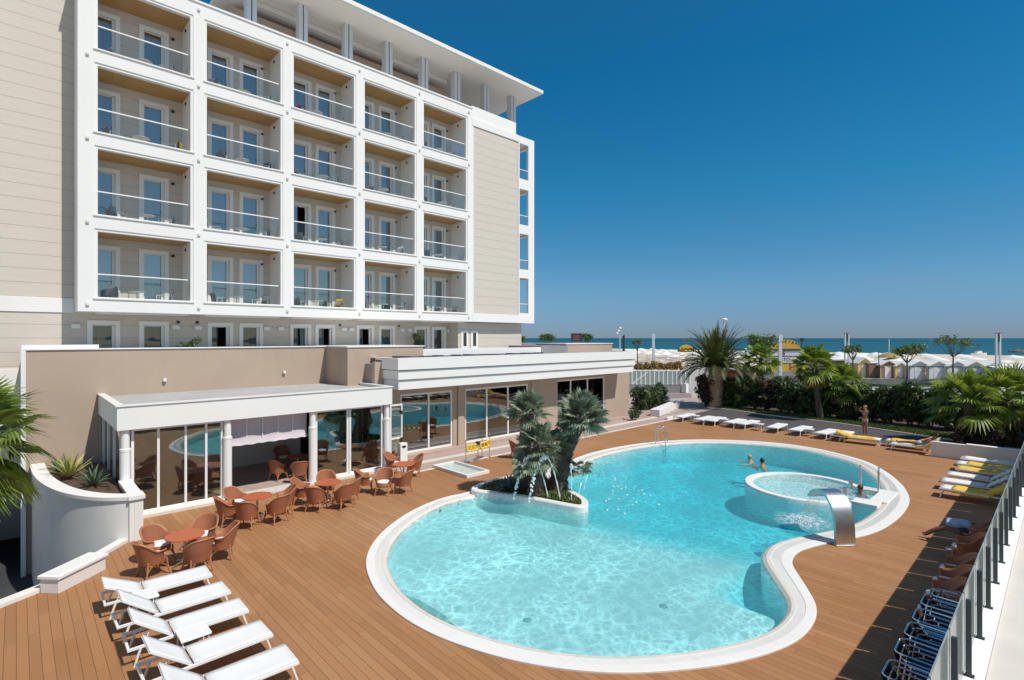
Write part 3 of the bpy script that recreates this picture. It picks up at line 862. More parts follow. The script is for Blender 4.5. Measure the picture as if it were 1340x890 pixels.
# doors and windows
random.seed(21)
def hotel_window(x, z0, z1, opened, curt):
    mb = MB(); y = YW-.06
    wall_holes(mb, x, x+DW, z0, z1, y, .058, [(x+.16,x+DW-.16,z0-.01,z1-.17)])
    wall_holes(mb, x+.162, x+DW-.162, z0+.001, z1-.172, y+.11, .06, [(x+.20,x+DW-.28,z0+.07,z1-.215)])
    f = mb.build('window', WHITE, hotel, bevel=.006, world=True)
    xa, xb = x+.20, x+DW-.28
    if opened: xb = x+.20+(DW-.48)*.32
    mb = MB(); mb.box(xa,y+.14,z0+.07,xb,y+.146,z1-.215); p = mb.build('pane', M['blueglass'] if curt >= 0 and z1 > 7 else M['lowglass'], f); p.location = Vector((-10,-27,.02))
    mb = MB()
    mb.box(x+DW-.285,y+.105,z0+.05,x+DW-.275,y+.109,z1-.2)
    if opened: mb.box(xb,y+.13,z0+.07,xb+.05,y+.16,z1-.215)
    else: mb.box(x+DW-.30,y+.1,z0+1.05 if z1-z0 > 1 else z0+.4,x+DW-.27,y+.12,z0+1.15)
    p = mb.build('sash_edge', M['post'], f); p.location = Vector((-10,-27,.02))
    if curt > 0:
        mb = MB(); top = []; bot = []
        wid = (x+DW-.16-(x+.16))*curt; k = 26
        xa = x+.16 if random.random() < .5 or opened is False else x+DW-.16-wid
        rows = [[], []]
        for i in range(k+1):
            xx = xa + wid*i/k; yy = YW+.36+.03*math.sin(i*1.5)+.015*math.sin(i*.7)
            rows[0].append((xx,yy,z0+.03)); rows[1].append((xx,yy,z1-.1))
        mb.loft(rows); p = mb.build('curtain', M['curtain'], f); p.location = Vector((-10,-27,.02))
opn = {(0,2),(0,4),(0,6),(2,4),(0,5)}
for r in range(5):
    for j, x in enumerate(DX):
        o_ = (r, j) in opn
        cu = 0 if (r,j) in {(0,2),(2,4),(0,6)} else random.choice([1,1,1,.55,.4] if r else [1,.35,.6])
        hotel_window(x, DOORBOT[r], DOORTOP[r], o_, cu)
# lamps on the grid and on the first-floor wall
for i in range(6):
    x = (BX[i]-.31) if i < 5 else 20.45
    for z in [7.0] + [f-.33 for f in FZ[1:]] + [19.75]:
        mb = MB(); mb.box(x-.05,YF-.07,z-.05,x+.05,YF,z+.05)
        mb.build('grid_spotlight', M['offwhite'], hotel, world=True)
for x in (1.72,5.12,5.98,8.95,9.62,12.95,13.4,16.6,17.1,20.0):
    mb = MB(); mb.box(x-.14,YW-.12,6.08,x+.14,YW-.01,6.26); mb.build('wall_lamp', WHITE, hotel, bevel=.01, world=True)
for x in (5.22,5.96,12.75,16.4,18.9):
    mb = MB(); mb.box(x-.06,YW-.05,6.36,x+.06,YW,6.46); mb.build('wall_camera', M['black'], hotel, world=True)
for i in range(5):
    for z in FZ:
        mb = MB(); mb.box(BX[i]+BW-.42,YW-.06,z+1.98,BX[i]+BW-.30,YW,z+2.08); mb.build('balcony_lamp', M['black'], hotel, world=True)
        mb = MB(); mb.box(BX[i]+BW-.05,YW-.75,z+2.2,BX[i]+BW-.001,YW-.67,z+2.3); mb.build('ceiling_bracket', M['black'], hotel, world=True)
# attic storey, columns and roof slab
mb = MB(); mb.box(7.9,29.0,20.0,21.2,38,22.5)
mb.build('attic_wall', M['brownwall'], hotel, world=True)
mb = MB(); mb.box(7.95,28.3,22.62,20.8,28.62,22.88)
mb.build('soffit_beam', M['offwhite'], hotel, bevel=.01, world=True)
mb = MB(); mb.box(7.3,25.45,22.90,27.0,40,23.12)
mb.build('roof', M['soffit'], hotel, bevel=.02, world=True)
mb = MB(); mb.box(7.25,25.38,22.96,27.06,25.448,23.18); mb.box(27.002,25.45,22.96,27.06,40,23.18)
mb.build('roof_edge', M['white2'], hotel, world=True)
for i in range(8):
    x = 8.25+2.49*i
    mb = MB()
    for dx in (-.21, .05): mb.box(x+dx,27.0,20.0,x+dx+.2,27.45,22.898)
    mb.build('roof_column', M['greycol'], hotel, bevel=.01, world=True)
mb = MB(); mb.box(-13.9,27.6,19.9,24.6,41.9,20.0)
mb.build('roof_terrace', M['greyroof'], hotel, world=True)

# ================================================================== DINING PAVILION (glazed annex, taupe wall)
pav = empty('dining_pavilion', (7,22,0), 0, 'low glazed dining pavilion with white canopy roof against a tall taupe wall', 'pavilion')
mb = MB()
mb.box(.25,25.0,-2.7,11.07,25.3,5.27); mb.box(11.07,22.7,3.0,15.2,27.0,5.27)
mb.box(.25,25.3,-2.7,.55,27.0,5.27)
mb.build('taupe_wall', M['taupe'], pav, world=True)
mb = MB(); mb.box(.2,24.95,5.272,11.07,25.35,5.32); mb.box(11.02,22.65,5.272,15.25,27.05,5.322)
mb.box(.12,24.9,-2.7,.248,25.36,5.32); mb.box(.14,25.36,5.0,2.3,25.8,5.45)
mb.build('wall_capping', M['white2'], pav, world=True)
mb = MB(); mb.box(.2,25.36,5.26,11.0,27.0,5.28); mb.build('upper_terrace', M['greyroof'], pav, world=True)
for x, z in ((4.35,3.95),(9.05,4.05)):
    mb = MB(); mb.lathe([(.06,z),(.075,z+.05),(.06,z+.13)], 10, (x, 24.93)); mb.build('wall_spotlight', M['white2'], pav, world=True)
# canopy
mb = MB()
mb.box(2.25,20.02,2.84,11.82,20.2,3.58)
mb.box(2.25,20.2,2.84,2.40,24.99,3.58)
mb.box(11.67,20.2,2.84,11.82,22.69,3.579)
mb.box(2.40,20.2,2.842,11.67,24.99,2.9)
mb.build('canopy', WHITE, pav, bevel=.008, world=True)
mb = MB(); mb.box(2.21,19.98,3.582,11.86,20.24,3.62); mb.box(2.21,20.24,3.582,2.44,24.98,3.621); mb.box(11.63,20.24,3.582,11.86,22.69,3.621)
mb.build('canopy_capping', M['white2'], pav, world=True)
mb = MB(); mb.box(2.40,20.2,3.40,11.67,24.99,3.50); mb.build('canopy_roof', M['greyroof'], pav, world=True)
# threshold, floor, inner walls
mb = MB(); mb.box(2.3,20.02,-.3,11.9,20.55,.10); mb.box(2.3,20.55,-.3,11.9,24.99,.06)
mb.build('threshold', M['band'], pav, bevel=.01, world=True)
mb = MB(); mb.box(2.5,20.55,.062,11.8,24.98,.07); mb.build('inside_floor', M['paving'], pav, world=True)
mb = MB(); mb.box(2.5,24.9,.07,9.0,24.985,2.84); mb.box(9.0,24.7,.07,9.7,24.985,2.84); mb.box(10.6,24.9,.07,11.67,24.985,2.84)
for x in (4.3,6.2,7.1): mb.box(x,24.87,.07,x+.03,24.9,2.84)
mb.build('inside_wall', M['offwhite'], pav, world=True)
mb = MB(); mb.box(9.7,24.93,.07,10.6,24.99,2.84); mb.build('dark_doorway', M['dark'], pav, world=True)
mb = MB()
for x in (2.48,5.39,8.41,11.66):
    mb = MB(); mb.lathe([(.115,.1),(.115,2.2),(.14,2.2),(.14,2.84)] if 0 else [(.14,.1),(.14,2.15),(.15,2.16),(.15,2.24),(.115,2.25),(.115,2.84)], 20, (x,20.22)); mb.build('column', WHITE, pav, world=True)
def glazing(parent, name, xs, z0, z1, y, th=.07, mat='glassdoor', thick=None):
    """one glazed bay: outer frame and mullions, pane as its sub-part"""
    mb = MB(); x0, x1 = xs[0], xs[-1]
    mb.box(x0,y,z0,x1,y+.09,z0+th); mb.box(x0,y,z1-th,x1,y+.09,z1)
    for i, x in enumerate(xs):
        w = th if i in (0,len(xs)-1) else th*.9
        a = x if i == 0 else (x-w if i == len(xs)-1 else x-w/2)
        mb.box(a,y+.001,z0+th,a+w,y+.089,z1-th)
    f = mb.build(name, WHITE, parent, bevel=.006, world=True)
    mb = MB(); mb.box(x0+.01,y+.04,z0+.01,x1-.01,y+.048,z1-.01)
    p = mb.build('pane', M[mat], f); p.location = -parent.location
    return f
glazing(pav, 'glazed_bay', [2.64,3.37,4.14,4.75,5.28], .10, 2.83, 20.30, .08)
glazing(pav, 'glazed_bay', [8.56,9.95], .10, 2.83, 20.30, .08)
glazing(pav, 'glazed_bay', [9.98,11.52], .10, 2.83, 20.30, .08)
# side glazing
mb = MB()
for y in (20.4,21.9,23.4,24.85): mb.box(2.36,y,.1,2.44,y+.08,2.84)
mb.box(2.36,20.4,.1,2.44,24.9,.2)
sf = mb.build('side_glazing', WHITE, pav, world=True)
mb = MB(); mb.box(2.395,20.5,.2,2.402,24.85,2.83); p = mb.build('pane', M['glassdoor'], sf); p.location = -pav.location
mb = MB(); wall_holes(mb, 20.6, 22.68, .1, 2.83, 11.78, .05, [(20.7,21.55,.2,2.05),(21.65,22.6,.2,2.7)], 'x')
df = mb.build('side_door', WHITE, pav, world=True)
mb = MB(); mb.box(11.795,20.7,.2,11.80,22.6,2.7); p = mb.build('pane', M['glassdoor'], df); p.location = -pav.location
# inner glazed door seen through the right-hand bay
mb = MB(); wall_holes(mb, 10.35, 11.55, .08, 2.2, 22.6, .05, [(10.45,11.45,.18,1.05),(10.45,11.45,1.13,2.1)])
df = mb.build('inner_door', WHITE, pav, world=True)
mb = MB(); mb.box(10.45,22.62,.18,11.45,22.626,2.1); p = mb.build('pane', M['palefrost'], df); p.location = -pav.location
mb = MB(); mb.box(10.38,22.56,1.05,10.44,22.6,1.2); p = mb.build('handle', M['black'], df); p.location = -pav.location
# open door leaf outside
mb = MB(); wall_holes(mb, 12.0, 12.62, .12, 2.75, 20.5, .05, [(12.06,12.56,.2,1.2),(12.06,12.56,1.28,2.68)])
df = mb.build('open_door_leaf', WHITE, pav, world=True)
mb = MB(); mb.box(12.06,20.52,.2,12.56,20.526,2.68); p = mb.build('pane', M['glassdoor'], df); p.location = -pav.location
mb = MB(); mb.box(12.5,20.46,1.05,12.6,20.5,1.25); mb.box(12.5,20.46,2.3,12.6,20.5,2.45); p = mb.build('handle', M['black'], df); p.location = -pav.location
# fabric blind in the open bay, a half-raised swag
mb = MB(); rows = []
for z, y in ((2.83,20.5),(2.45,20.52),(2.1,20.52),(1.92,20.45),(1.84,20.36),(1.86,20.5),(1.95,20.55)):
    rows.append([(5.55+2.75*i/40, y+.025*math.sin(i*.5)*(1 if z < 2.4 else .3), z+.012*math.sin(i*1.1)*(1 if z < 2 else 0)+ .03*i/40*(1 if z<2.5 else 0)) for i in range(41)])
mb.loft(rows); bl = mb.build('blind', M['blind'], pav, world=True)
mb = MB()
for i in range(1,5):
    x = 5.55+2.75*i/5; mb.box(x-.02,20.485,1.95,x+.02,20.49,2.83)
p = mb.build('blind_tape', M['offwhite'], bl); p.location = -pav.location

# ================================================================== RESTAURANT WING
wing = empty('restaurant_wing', (22,22,0), 0, 'long low taupe restaurant wing with three stepped white fascia bands and sliding windows', 'restaurant')
WY = 21.7
W_ = [(13.25,16.36),(17.16,21.89),(24.38,29.33)]; WTOP = [3.02,3.02,3.08]
mb = MB(); wall_holes(mb, 11.9, 32.2, -.3, 4.6, WY, .3, [(a,b,.15,t) for (a,b),t in zip(W_,WTOP)])
mb.quad((32.2,WY,-.3),(32.2,34,-.3),(32.2,34,4.75),(32.2,WY,4.75))
mb.box(27.0,23.2,4.7,32.2,26,5.28)
mb.box(16.62,WY-.10,-.02,17.0,WY-.002,3.4); mb.box(22.05,WY-.10,-.02,22.3,WY-.002,3.4)
mb.build('wall', M['taupe'], wing, world=True)
mb = MB(); mb.box(26.95,23.15,5.282,32.26,26.05,5.33); mb.build('wall_capping', M['white2'], wing, world=True)
# fascia: three bands, each stepped in below the one above, sloping inwards at the ends
mb = MB()
for k, (z0, z1, y, x0, x1) in enumerate(((4.28,4.76,20.25,12.24,30.95),(3.84,4.24,20.33,12.30,30.85),(3.38,3.80,20.41,12.36,30.75))):
    mb.box(x0,y,z0,x1,WY-.003,z1)
mb.box(12.4,20.46,3.41,30.6,WY-.004,4.72)
mb.build('fascia', WHITE, wing, bevel=.01, world=True)
mb = MB(); mb.box(12.24,20.252,4.762,30.95,20.6,4.80); mb.box(12.24,20.602,4.763,12.5,24,4.80); mb.build('fascia_capping', M['white2'], wing, world=True)
mb = MB(); mb.box(12.5,20.6,4.60,30.9,34,4.68); mb.build('roof', M['greyroof'], wing, world=True)
mb = MB(); mb.box(15.3,22.9,4.68,24.2,23.3,5.12); mb.box(15.3,23.3,4.68,15.5,26.9,5.118); mb.build('roof_upstand', WHITE, wing, bevel=.01, world=True)
mb = MB(); mb.box(24.3,23.0,4.68,26.9,26.5,5.2); mb.box(25,27.5,4.68,32.0,34,5.3); mb.build('roof_plant_box', M['stonegrey'], wing, world=True)
mb = MB(); random.seed(8)
for i in range(26):
    x = 13.4+.4*i; mb.box(x,22.3+random.uniform(-.05,.05),4.682,x+.39,22.75,4.76+random.uniform(0,.06))
mb.build('roof_cable_tray', M['post'], wing, world=True)
mb = MB(); mb.box(11.9,20.42,-.05,31.6,WY-.002,.13) if 0 else mb.box(13.0,21.35,-.05,31.6,WY-.002,.13)
mb.build('window_step', M['paving'], wing, world=True)
for (a,b), t, xs in zip(W_, WTOP, ([13.25,14.9,16.36],[17.16,18.7,20.29,21.89],[24.38,25.77,27.49,29.33])):
    glazing(wing, 'sliding_window', xs, .15, t, WY+.06, .1)
mb = MB(); mb.box(12.0,22.0,.06,32.1,32,.12); mb.build('inside_floor', M['paving'], wing, world=True)
mb = MB(); mb.box(12.0,30,.12,32.1,30.2,4.5); mb.box(11.95,22.02,.12,12.0,30,4.5); mb.box(32.1,22.02,.12,32.15,30,4.5); mb.box(12,22.02,4.3,32.1,30,4.5)
mb.box(22.6,24,.12,22.8,30,4.3)
mb.build('inside_wall', M['room'], wing, world=True)

# ================================================================== TERRACE, KERBS, LOW WALLS
ter = empty('terrace', (15,0,1.6), 0, 'pale concrete terrace with retaining wall running along the right edge', 'terrace')
mb = MB(); mb.box(-14,-9,-.3,70,.93,1.60); mb.build('retaining_wall', M['offwhite'], ter, world=True)
mb = MB(); mb.box(-14,-9,1.602,70,.66,1.625); mb.build('terrace_paving', M['terr'], ter, world=True)
mb = MB(); mb.box(-14,.665,1.602,70,.96,1.70); mb.build('parapet_kerb', WHITE, ter, bevel=.015, world=True)
rail = empty('glass_railing', (15,.8,1.7), 0, 'long railing of frosted glass panels between dark grey posts on the terrace edge', 'railing')
x = 1.36
posts = []
while x < 48:
    posts.append(x); x += 1.14
for a, b in zip(posts[:-1], posts[1:]):
    mb = MB(); mb.box(a+.05,.835,1.70,b-.0,.85,2.66); mb.build('glass_panel', M['frost'], rail, world=True)
for a in posts:
    mb = MB(); mb.box(a-.03,.765,1.701,a+.03,.82,2.60); mb.box(a-.04,.74,1.701,a+.04,.83,1.712)
    mb.build('post', M['post'], rail, bevel=.004, world=True)
mb = MB(); a, b = Vector((-9,11.35)), Vector((2.3,18.15)); 
kl = [(-9,11.2),(-.3,15.42),(.53,15.88),(2.42,18.2)]
for p, q in zip(kl[:-1], kl[1:]):
    p, q = Vector(p), Vector(q); d = (q-p).normalized(); n = Vector((-d.y,d.x))*.26
    mb.prism([p, q, q+n, p+n], -2.9, .09+.001*abs(p.x))
tag(mb.build('boundary_kerb', M['offwhite'], bevel=.01), 'low white boundary kerb along the left deck edge above the sunken drive', 'kerb wall')
pb = empty('planter_box', (1.0,16.0,0), math.atan2(.6,.66), 'empty low white oblong planter box standing on the left deck kerb', 'planter box')
mb = MB(); mb.box(-.62,-.22,0,.62,.22,.32); mb.build('box', M['offwhite'], pb, bevel=.01)
mb = MB(); mb.box(-.66,-.26,.322,.66,.26,.40); mb.build('rim', WHITE, pb, bevel=.012)
mb = MB(); mb.box(-.55,-.15,.402,.55,.15,.41); mb.build('inset_panel', M['offwhite'], pb)
lw = empty('low_wall', (32.2,2.7,0), 0, 'low white planter wall closing the far right corner of the deck', 'low wall')
mb = MB(); mb.box(32.1,.97,0,32.32,4.48,.72); mb.build('wall', M['offwhite'], lw, bevel=.01, world=True)
mb = MB(); mb.box(32.06,.97,.722,32.36,3.2,.77); mb.build('capping', WHITE, lw, bevel=.01, world=True)
# curved white planter left of the pavilion
cp = empty('curved_planter', (1.4,20.5,0), 0, 'tall curved white planter wall with spiky plants beside the pavilion', 'planter')
arcp = [(2.42,17.95),(1.95,18.25),(1.5,18.8),(1.1,19.6),(.8,20.6),(.58,21.8),(.45,23.2),(.40,24.98)]
ap = [Vector(p) for p in arcp]; outp = []
for i in range(len(ap)-1):
    p0 = ap[max(i-1,0)]; p3 = ap[min(i+2,len(ap)-1)]
    for q in range(6):
        t = q/6; outp.append(.5*((2*ap[i])+(-p0+ap[i+1])*t+(2*p0-5*ap[i]+4*ap[i+1]-p3)*t*t+(-p0+3*ap[i]-3*ap[i+1]+p3)*t**3))
outp.append(ap[-1])
rings = []; rims = []
for i, p in enumerate(outp):
    t = (outp[min(i+1,len(outp)-1)]-outp[max(i-1,0)]).normalized(); nn_ = Vector((t.y,-t.x))   # towards the pavilion
    q = p+nn_*.30; o2 = p-nn_*.05
    rings.append([(p.x,p.y,-2.7),(p.x,p.y,1.17),(q.x,q.y,1.17),(q.x,q.y,.6)])
    rims.append([(o2.x,o2.y,1.172),(o2.x,o2.y,1.27),(q.x+nn_.x*.04,q.y+nn_.y*.04,1.27),(q.x+nn_.x*.04,q.y+nn_.y*.04,1.172)])
mb = MB(); mb.loft(rings, False, True); mb.box(2.30,17.96,-.2,2.62,18.40,1.17); mb.box(2.36,18.40,-.2,2.60,20.25,1.168)
mb.build('wall', M['offwhite'], cp, world=True)
mb = MB(); mb.loft([[*r, r[0]] for r in rims], False, False); mb.box(2.27,17.9,1.173,2.66,18.45,1.275); mb.box(2.3,18.45,1.173,2.63,20.2,1.272)
mb.build('rim', M['offwhite'], cp, world=True)
mb = MB(); fill(mb, [(p.x+.1,p.y+.05) for p in outp[3:]]+[(2.35,24.95),(2.35,18.45)], (), 1.08, [(1.8+random.uniform(-.4,.4),20+random.uniform(-1.2,3)) for _ in range(20)], lambda x,y: 1.08+.05*math.sin(8*x+5*y))
mb.build('soil', M['earth'], cp, world=True)

# ================================================================== FURNITURE
# --- wicker armchairs and red tables
def wicker_chair():
    r = empty('wicker_armchair')
    N = 28
    ang = [math.radians(-38) + math.radians(256)*(-1)*i/N for i in range(N+1)]   # sweeps from right arm round the back to left arm
    outer = []; inner = []
    for i in range(N+1):
        u = i/N; a = math.radians(32) - math.radians(244)*u       # 32 -> -212 deg, back at -90
        back = max(0, math.cos(a + PI/2))                           # 1 at the back
        top = .60 + .24*smooth01(0, 1, back)
        fl = .055 + .05*back
        ring_o = []
        for z, k in ((.30,0),(.42,.2),(.52,.45),(top-.02,1),(top,1.04)):
            rx, ry = .255+fl*k, .25+fl*k*1.25
            ring_o.append((rx*math.cos(a), ry*math.sin(a)-.02, z))
        for z, k in ((top-.012,.9),(.52,.32),(.40,.08)):
            rx, ry = .245+fl*k, .24+fl*k*1.25
            ring_o.append((rx*math.cos(a)*.97, ry*math.sin(a)*.97-.02, z))
        outer.append([Vector(p) for p in ring_o])
    mb = MB(); mb.loft(outer, False, True)
    mb.build('backrest', M['wicker'], r)
    mb = MB(); mb.tube([o[4] for o in outer], .017, 7); mb.build('rim', M['cane'], r)
    mb = MB(); prof = []
    for z, k in ((.285,.9),(.30,1.0),(.40,1.0),(.415,.96)): prof.append([(.25*k*math.cos(2*PI*i/24), .245*k*math.sin(2*PI*i/24), z) for i in range(24)])
    mb.loft(prof, True); mb.add(prof[-1], [tuple(range(24))]); mb.add(prof[0], [tuple(range(23,-1,-1))])
    mb.build('seat', M['wicker'], r)
    mb = MB(); prof = []
    for z, k in ((.416,.86),(.435,.93),(.455,.93),(.475,.84),(.48,.5)): prof.append([(.235*k*math.cos(2*PI*i/24), .235*k*math.sin(2*PI*i/24)+.01, z) for i in range(24)])
    mb.loft(prof, True); mb.add(prof[-1], [tuple(range(24))]); mb.build('cushion', M['cushion'], r)
    for sx in (-1, 1):
        for sy in (-1, 1):
            mb = MB(); mb.tube([(sx*.2, sy*.19, .38),(sx*.205, sy*.2, .25),(sx*.225, sy*.225, .1),(sx*.245, sy*.25, .0)], [.02,.02,.018,.016], 7)
            mb.build('leg', M['cane'], r)
    mb = MB()
    for s0, s1 in (((-1,-1),(1,-1)),((1,-1),(1,1)),((1,1),(-1,1)),((-1,1),(-1,-1))):
        p0 = Vector((s0[0]*.215,s0[1]*.21,.14)); p1 = Vector((s1[0]*.215,s1[1]*.21,.14)); pts = []
        for i in range(9):
            t = i/8; p = p0.lerp(p1,t); p.z = .14+.16*math.sin(PI*t)**.6; pts.append(p)
        mb.tube(pts, .011, 5)
    mb.build('brace', M['cane'], r)
    return r
def red_table(label, x, y):
    r = empty('round_table', (x,y,0), .4, label, 'table', 'round red tables')
    mb = MB(); mb.lathe([(.40,.70),(.435,.705),(.44,.72),(.435,.735),(.0,.735)], 32); mb.build('tabletop', M['red'], r)
    mb = MB(); mb.lathe([(.035,.05),(.035,.66),(.12,.70)], 12); mb.build('pedestal', M['steel'], r)
    for k in range(4):
        a = PI/2*k; mb = MB(); mb.tube([(0,0,.09),(.16*math.cos(a),.16*math.sin(a),.075),(.33*math.cos(a),.33*math.sin(a),.02)], [.025,.022,.016], 7); mb.build('foot', M['steel'], r)
    return r
proto_chair = wicker_chair(); used_chair = [False]; index_kids()
def put_chair(x, y, tx, ty, label, group='wicker armchairs round the red tables', z=0.0, jit=0):
    rz = math.atan2(ty-y, tx-x) - PI/2 + jit
    c = proto_chair if not used_chair[0] else copy_tree(proto_chair)
    used_chair[0] = True
    c.location = (x,y,z); c.rotation_euler = (0,0,rz); c.scale = (1.06,1.06,1.05)
    tag(c, label, 'armchair', group); return c
TB = {'a': ground(242,700,.73), 'b': ground(336.5,648.7,.73), 'c': ground(429,630.8,.73), 'd': ground(528,607,.73), 'e': ground(390,599,.73)}
red_table('red round table nearest the white loungers, ringed by five wicker chairs', TB['a'].x, TB['a'].y)
red_table('red round table before the open bay with the mauve blind', TB['b'].x, TB['b'].y)
red_table('red round table in front of the glazed bay right of the blind', TB['c'].x, TB['c'].y)
red_table('red round table farthest right, half hidden behind chairs near the white totem', TB['d'].x, TB['d'].y)
tt = red_table('red round table indoors, just inside the open bay of the pavilion', TB['e'].x, TB['e'].y); tt.location.z = .07
for k, lst, who in (('a', ((172,.74,'wicker armchair on the planter side'),(238,.72,'wicker armchair with its back to the loungers'),(92,.78,'wicker armchair facing the viewer, white cushion showing,'),(22,.80,'wicker armchair on the far right side'),(322,.74,'wicker armchair nearest the pool side')), ' of the red table nearest the loungers'),
                    ('b', ((162,.80,'wicker armchair on the left'),(214,.78,'wicker armchair at the left front'),(276,.76,'wicker armchair with its back to the viewer'),(338,.78,'wicker armchair at the right front'),(38,.78,'wicker armchair at the right back')), ' of the red table before the open bay'),
                    ('c', ((188,.82,'wicker armchair on the left'),(262,.78,'wicker armchair with its back to the viewer'),(322,.85,'wicker armchair at the right front'),(8,.72,'wicker armchair at the right'),(112,.72,'wicker armchair at the back')), ' of the red table before the glazed bay')):
    for i, (an, rr, la) in enumerate(lst):
        p = TB[k].xy + towards(an).xy*rr
        put_chair(p.x, p.y, TB[k].x, TB[k].y, la + who, jit=random.uniform(-.12,.12))
for (px, py), face, la in (((478,628),20,'wicker armchair facing right, between the third table and the upright chair'),((502,631),-92,'tall looking wicker armchair facing the viewer with its white cushion showing'),((527,629),165,'wicker armchair facing left at the right end of the front row'),((541,609),200,'wicker armchair farthest right at the fourth table'),((515,606),-10,'wicker armchair left of the fourth table beside the totem'),((511,599),-50,'wicker armchair farthest back, by the open door leaf')):
    p = ground(px,py,.45); t_ = p + towards(face); put_chair(p.x, p.y, t_.x, t_.y, la)
for (px, py), la in (((364,613),'wicker armchair indoors on the left of the inside table'),((370,598),'dark wicker armchair indoors behind the inside table'),((392,616),'wicker armchair indoors with its back to the pool')):
    p = ground(px,py,.52); put_chair(p.x, p.y, TB['e'].x, TB['e'].y, la, z=.07)
p = ground(677,587,.45); t_ = p + towards(20); put_chair(p.x, p.y, t_.x, t_.y, 'lone wicker armchair on the deck left of the palm trunks', 'wicker armchairs by the palms')
p = ground(702,586,.45); t_ = p + towards(170); put_chair(p.x, p.y, t_.x, t_.y, 'wicker armchair half hidden behind the palm trunks', 'wicker armchairs by the palms')
for (px, py), la in (((1251,709),'wicker armchair in the railing shade beside the sunbather with the blue towel'),((1241,738),'wicker armchair in the railing shade showing the upper white cushion corner'),((1235,755),'wicker armchair in the railing shade showing the lower white cushion corner'),((1226,772),'wicker armchair in the railing shade behind the nearest one'),((1211,790),'wicker armchair in the railing shade next to the stacked metal chairs')):
    p = ground(px,py,.55); put_chair(p.x, 1.75, p.x-.25, 6, la, 'wicker armchairs lined up in the railing shade')

# --- white sun loungers
def lounger(rise):
    r = empty('sun_lounger')
    # foot end at local x = 0, head towards -x, width along y
    W2, H = .33, .34
    mb = MB()
    for s in (-1,1):
        mb.box(-1.95, s*W2-.02, H-.05, 0, s*W2+.02, H)
    mb.box(-.04,-W2+.02,H-.05,0,W2-.02,H-.001); mb.box(-1.95,-W2+.02,H-.05,-1.91,W2-.02,H-.001); mb.box(-1.28,-W2+.02,H-.06,-1.25,W2-.02,H-.03)
    mb.build('frame', M['white2'], r, bevel=.006)
    mb = MB(); rows = []
    for i in range(9):
        x = -.01 - 1.24*i/8; rows.append([(x, -W2+.01+ (2*W2-.02)*j/6, H+.012-.018*math.sin(PI*j/6)*math.sin(PI*i/8)) for j in range(7)])
    mb.loft(rows); mb.build('seat_sling', M['sling'], r, solid=.012)
    c, s_ = math.cos(rise), math.sin(rise); hx, hz = -1.28, H+.008
    def B(d, y, n=0): return (hx - d*c - n*s_*-1, y, hz + d*s_ + n*c)
    mb = MB()
    for sy in (-1,1):
        mb.tube([B(0,sy*(W2-.02),-.02), B(.72,sy*(W2-.02),-.02)], .018, 6)
    mb.tube([B(.72,-W2+.02,-.02), B(.72,W2-.02,-.02)], .018, 6)
    bf = mb.build('back_frame', M['white2'], r)
    mb = MB(); rows = [[B(.74*i/6, -W2+.01+(2*W2-.02)*j/6, -.015*math.sin(PI*j/6)*math.sin(PI*i/6)) for j in range(7)] for i in range(7)]
    mb.loft(rows); mb.build('backrest', M['sling'], r, solid=.012)
    if rise > .1:
        mb = MB()
        for sy in (-1,1): mb.tube([B(.40,sy*(W2-.06),-.03), (hx-.40*c-.10, sy*(W2-.06), H-.04)], .012, 5)
        mb.build('prop', M['white2'], r)
    for x, dx in ((-.12,.10),(-1.75,-.10)):
        for sy in (-1,1):
            mb = MB(); mb.tube([(x,sy*W2,H-.03),(x+dx*1.0,sy*(W2+.01),0)], [.024,.018], 6); mb.build('leg', M['white2'], r)
    return r
LP = {}
def put_lounger(x, y, rz, rise, label, group):
    key = round(rise,2)
    if key not in LP:
        LP[key] = lounger(rise); o = LP[key]; index_kids()
    else: o = copy_tree(LP[key])
    o.location = (x,y,0); o.rotation_euler = (0,0,rz)
    return tag(o, label, 'sun lounger', group)
LL = 'white lounger in the near left row, '
for (x, y, rise, la) in ((3.24,13.62,.46,'closest to the planter box and wicker chairs'),(3.30,12.47,.66,'second from the wicker chairs'),(3.34,11.40,.66,'middle one with a white table beside it'),(3.38,10.20,.66,'second nearest the viewer'),(3.42,9.08,.66,'nearest the viewer, cut by the picture edge')):
    put_lounger(x, y, random.uniform(-.02,.02), rise, LL+la, 'white loungers in the near left row')
FL = [(32.7,18.15,0,'leftmost, beside the path'),(32.6,16.65,.1,'second from the left'),(32.7,15.92,.1,'third from the left, touching its neighbour'),(32.85,14.76,.1,'fourth from the left'),(32.9,14.06,.1,'fifth from the left'),(32.85,12.12,0,'with a small table at its left'),(32.9,10.9,0,'just right of the middle gap'),(32.85,9.55,0,'beside the small round-legged table'),(32.75,8.65,0,'next to the first yellow towel')]
for x, y, a, la in FL:
    put_lounger(x, y, PI+random.uniform(-.12,.05), .02, 'flat white sun lounger in the far row, '+la, 'white loungers in the far row')
put_lounger(33.25,6.75,-PI/2+.08,.3,'white lounger of the far row under the first yellow towel', 'white loungers in the far row')
put_lounger(33.55,6.55,PI/2+.05,.42,'white lounger of the far row under the second yellow towel', 'white loungers in the far row')
put_lounger(32.6,6.15,PI/2,.62,'white lounger of the far row carrying the reclining person', 'white loungers in the far row')
SL = [(30.85,'farthest from the viewer'),(29.6,'second farthest from the viewer'),(28.35,'with the short yellow towel'),(26.95,'bare, with its back raised'),(25.6,'bare, next to the draped yellow one'),(24.35,'nearest the viewer under a long yellow towel')]
for i, (x, la) in enumerate(SL):
    put_lounger(x, 3.25-(.12 if i in (2,5) else 0), PI/2+random.uniform(-.03,.03), [.02,.02,.02,.66,.66,.66][i], 'white sun lounger in the right railing row, '+la, 'white loungers along the railing')
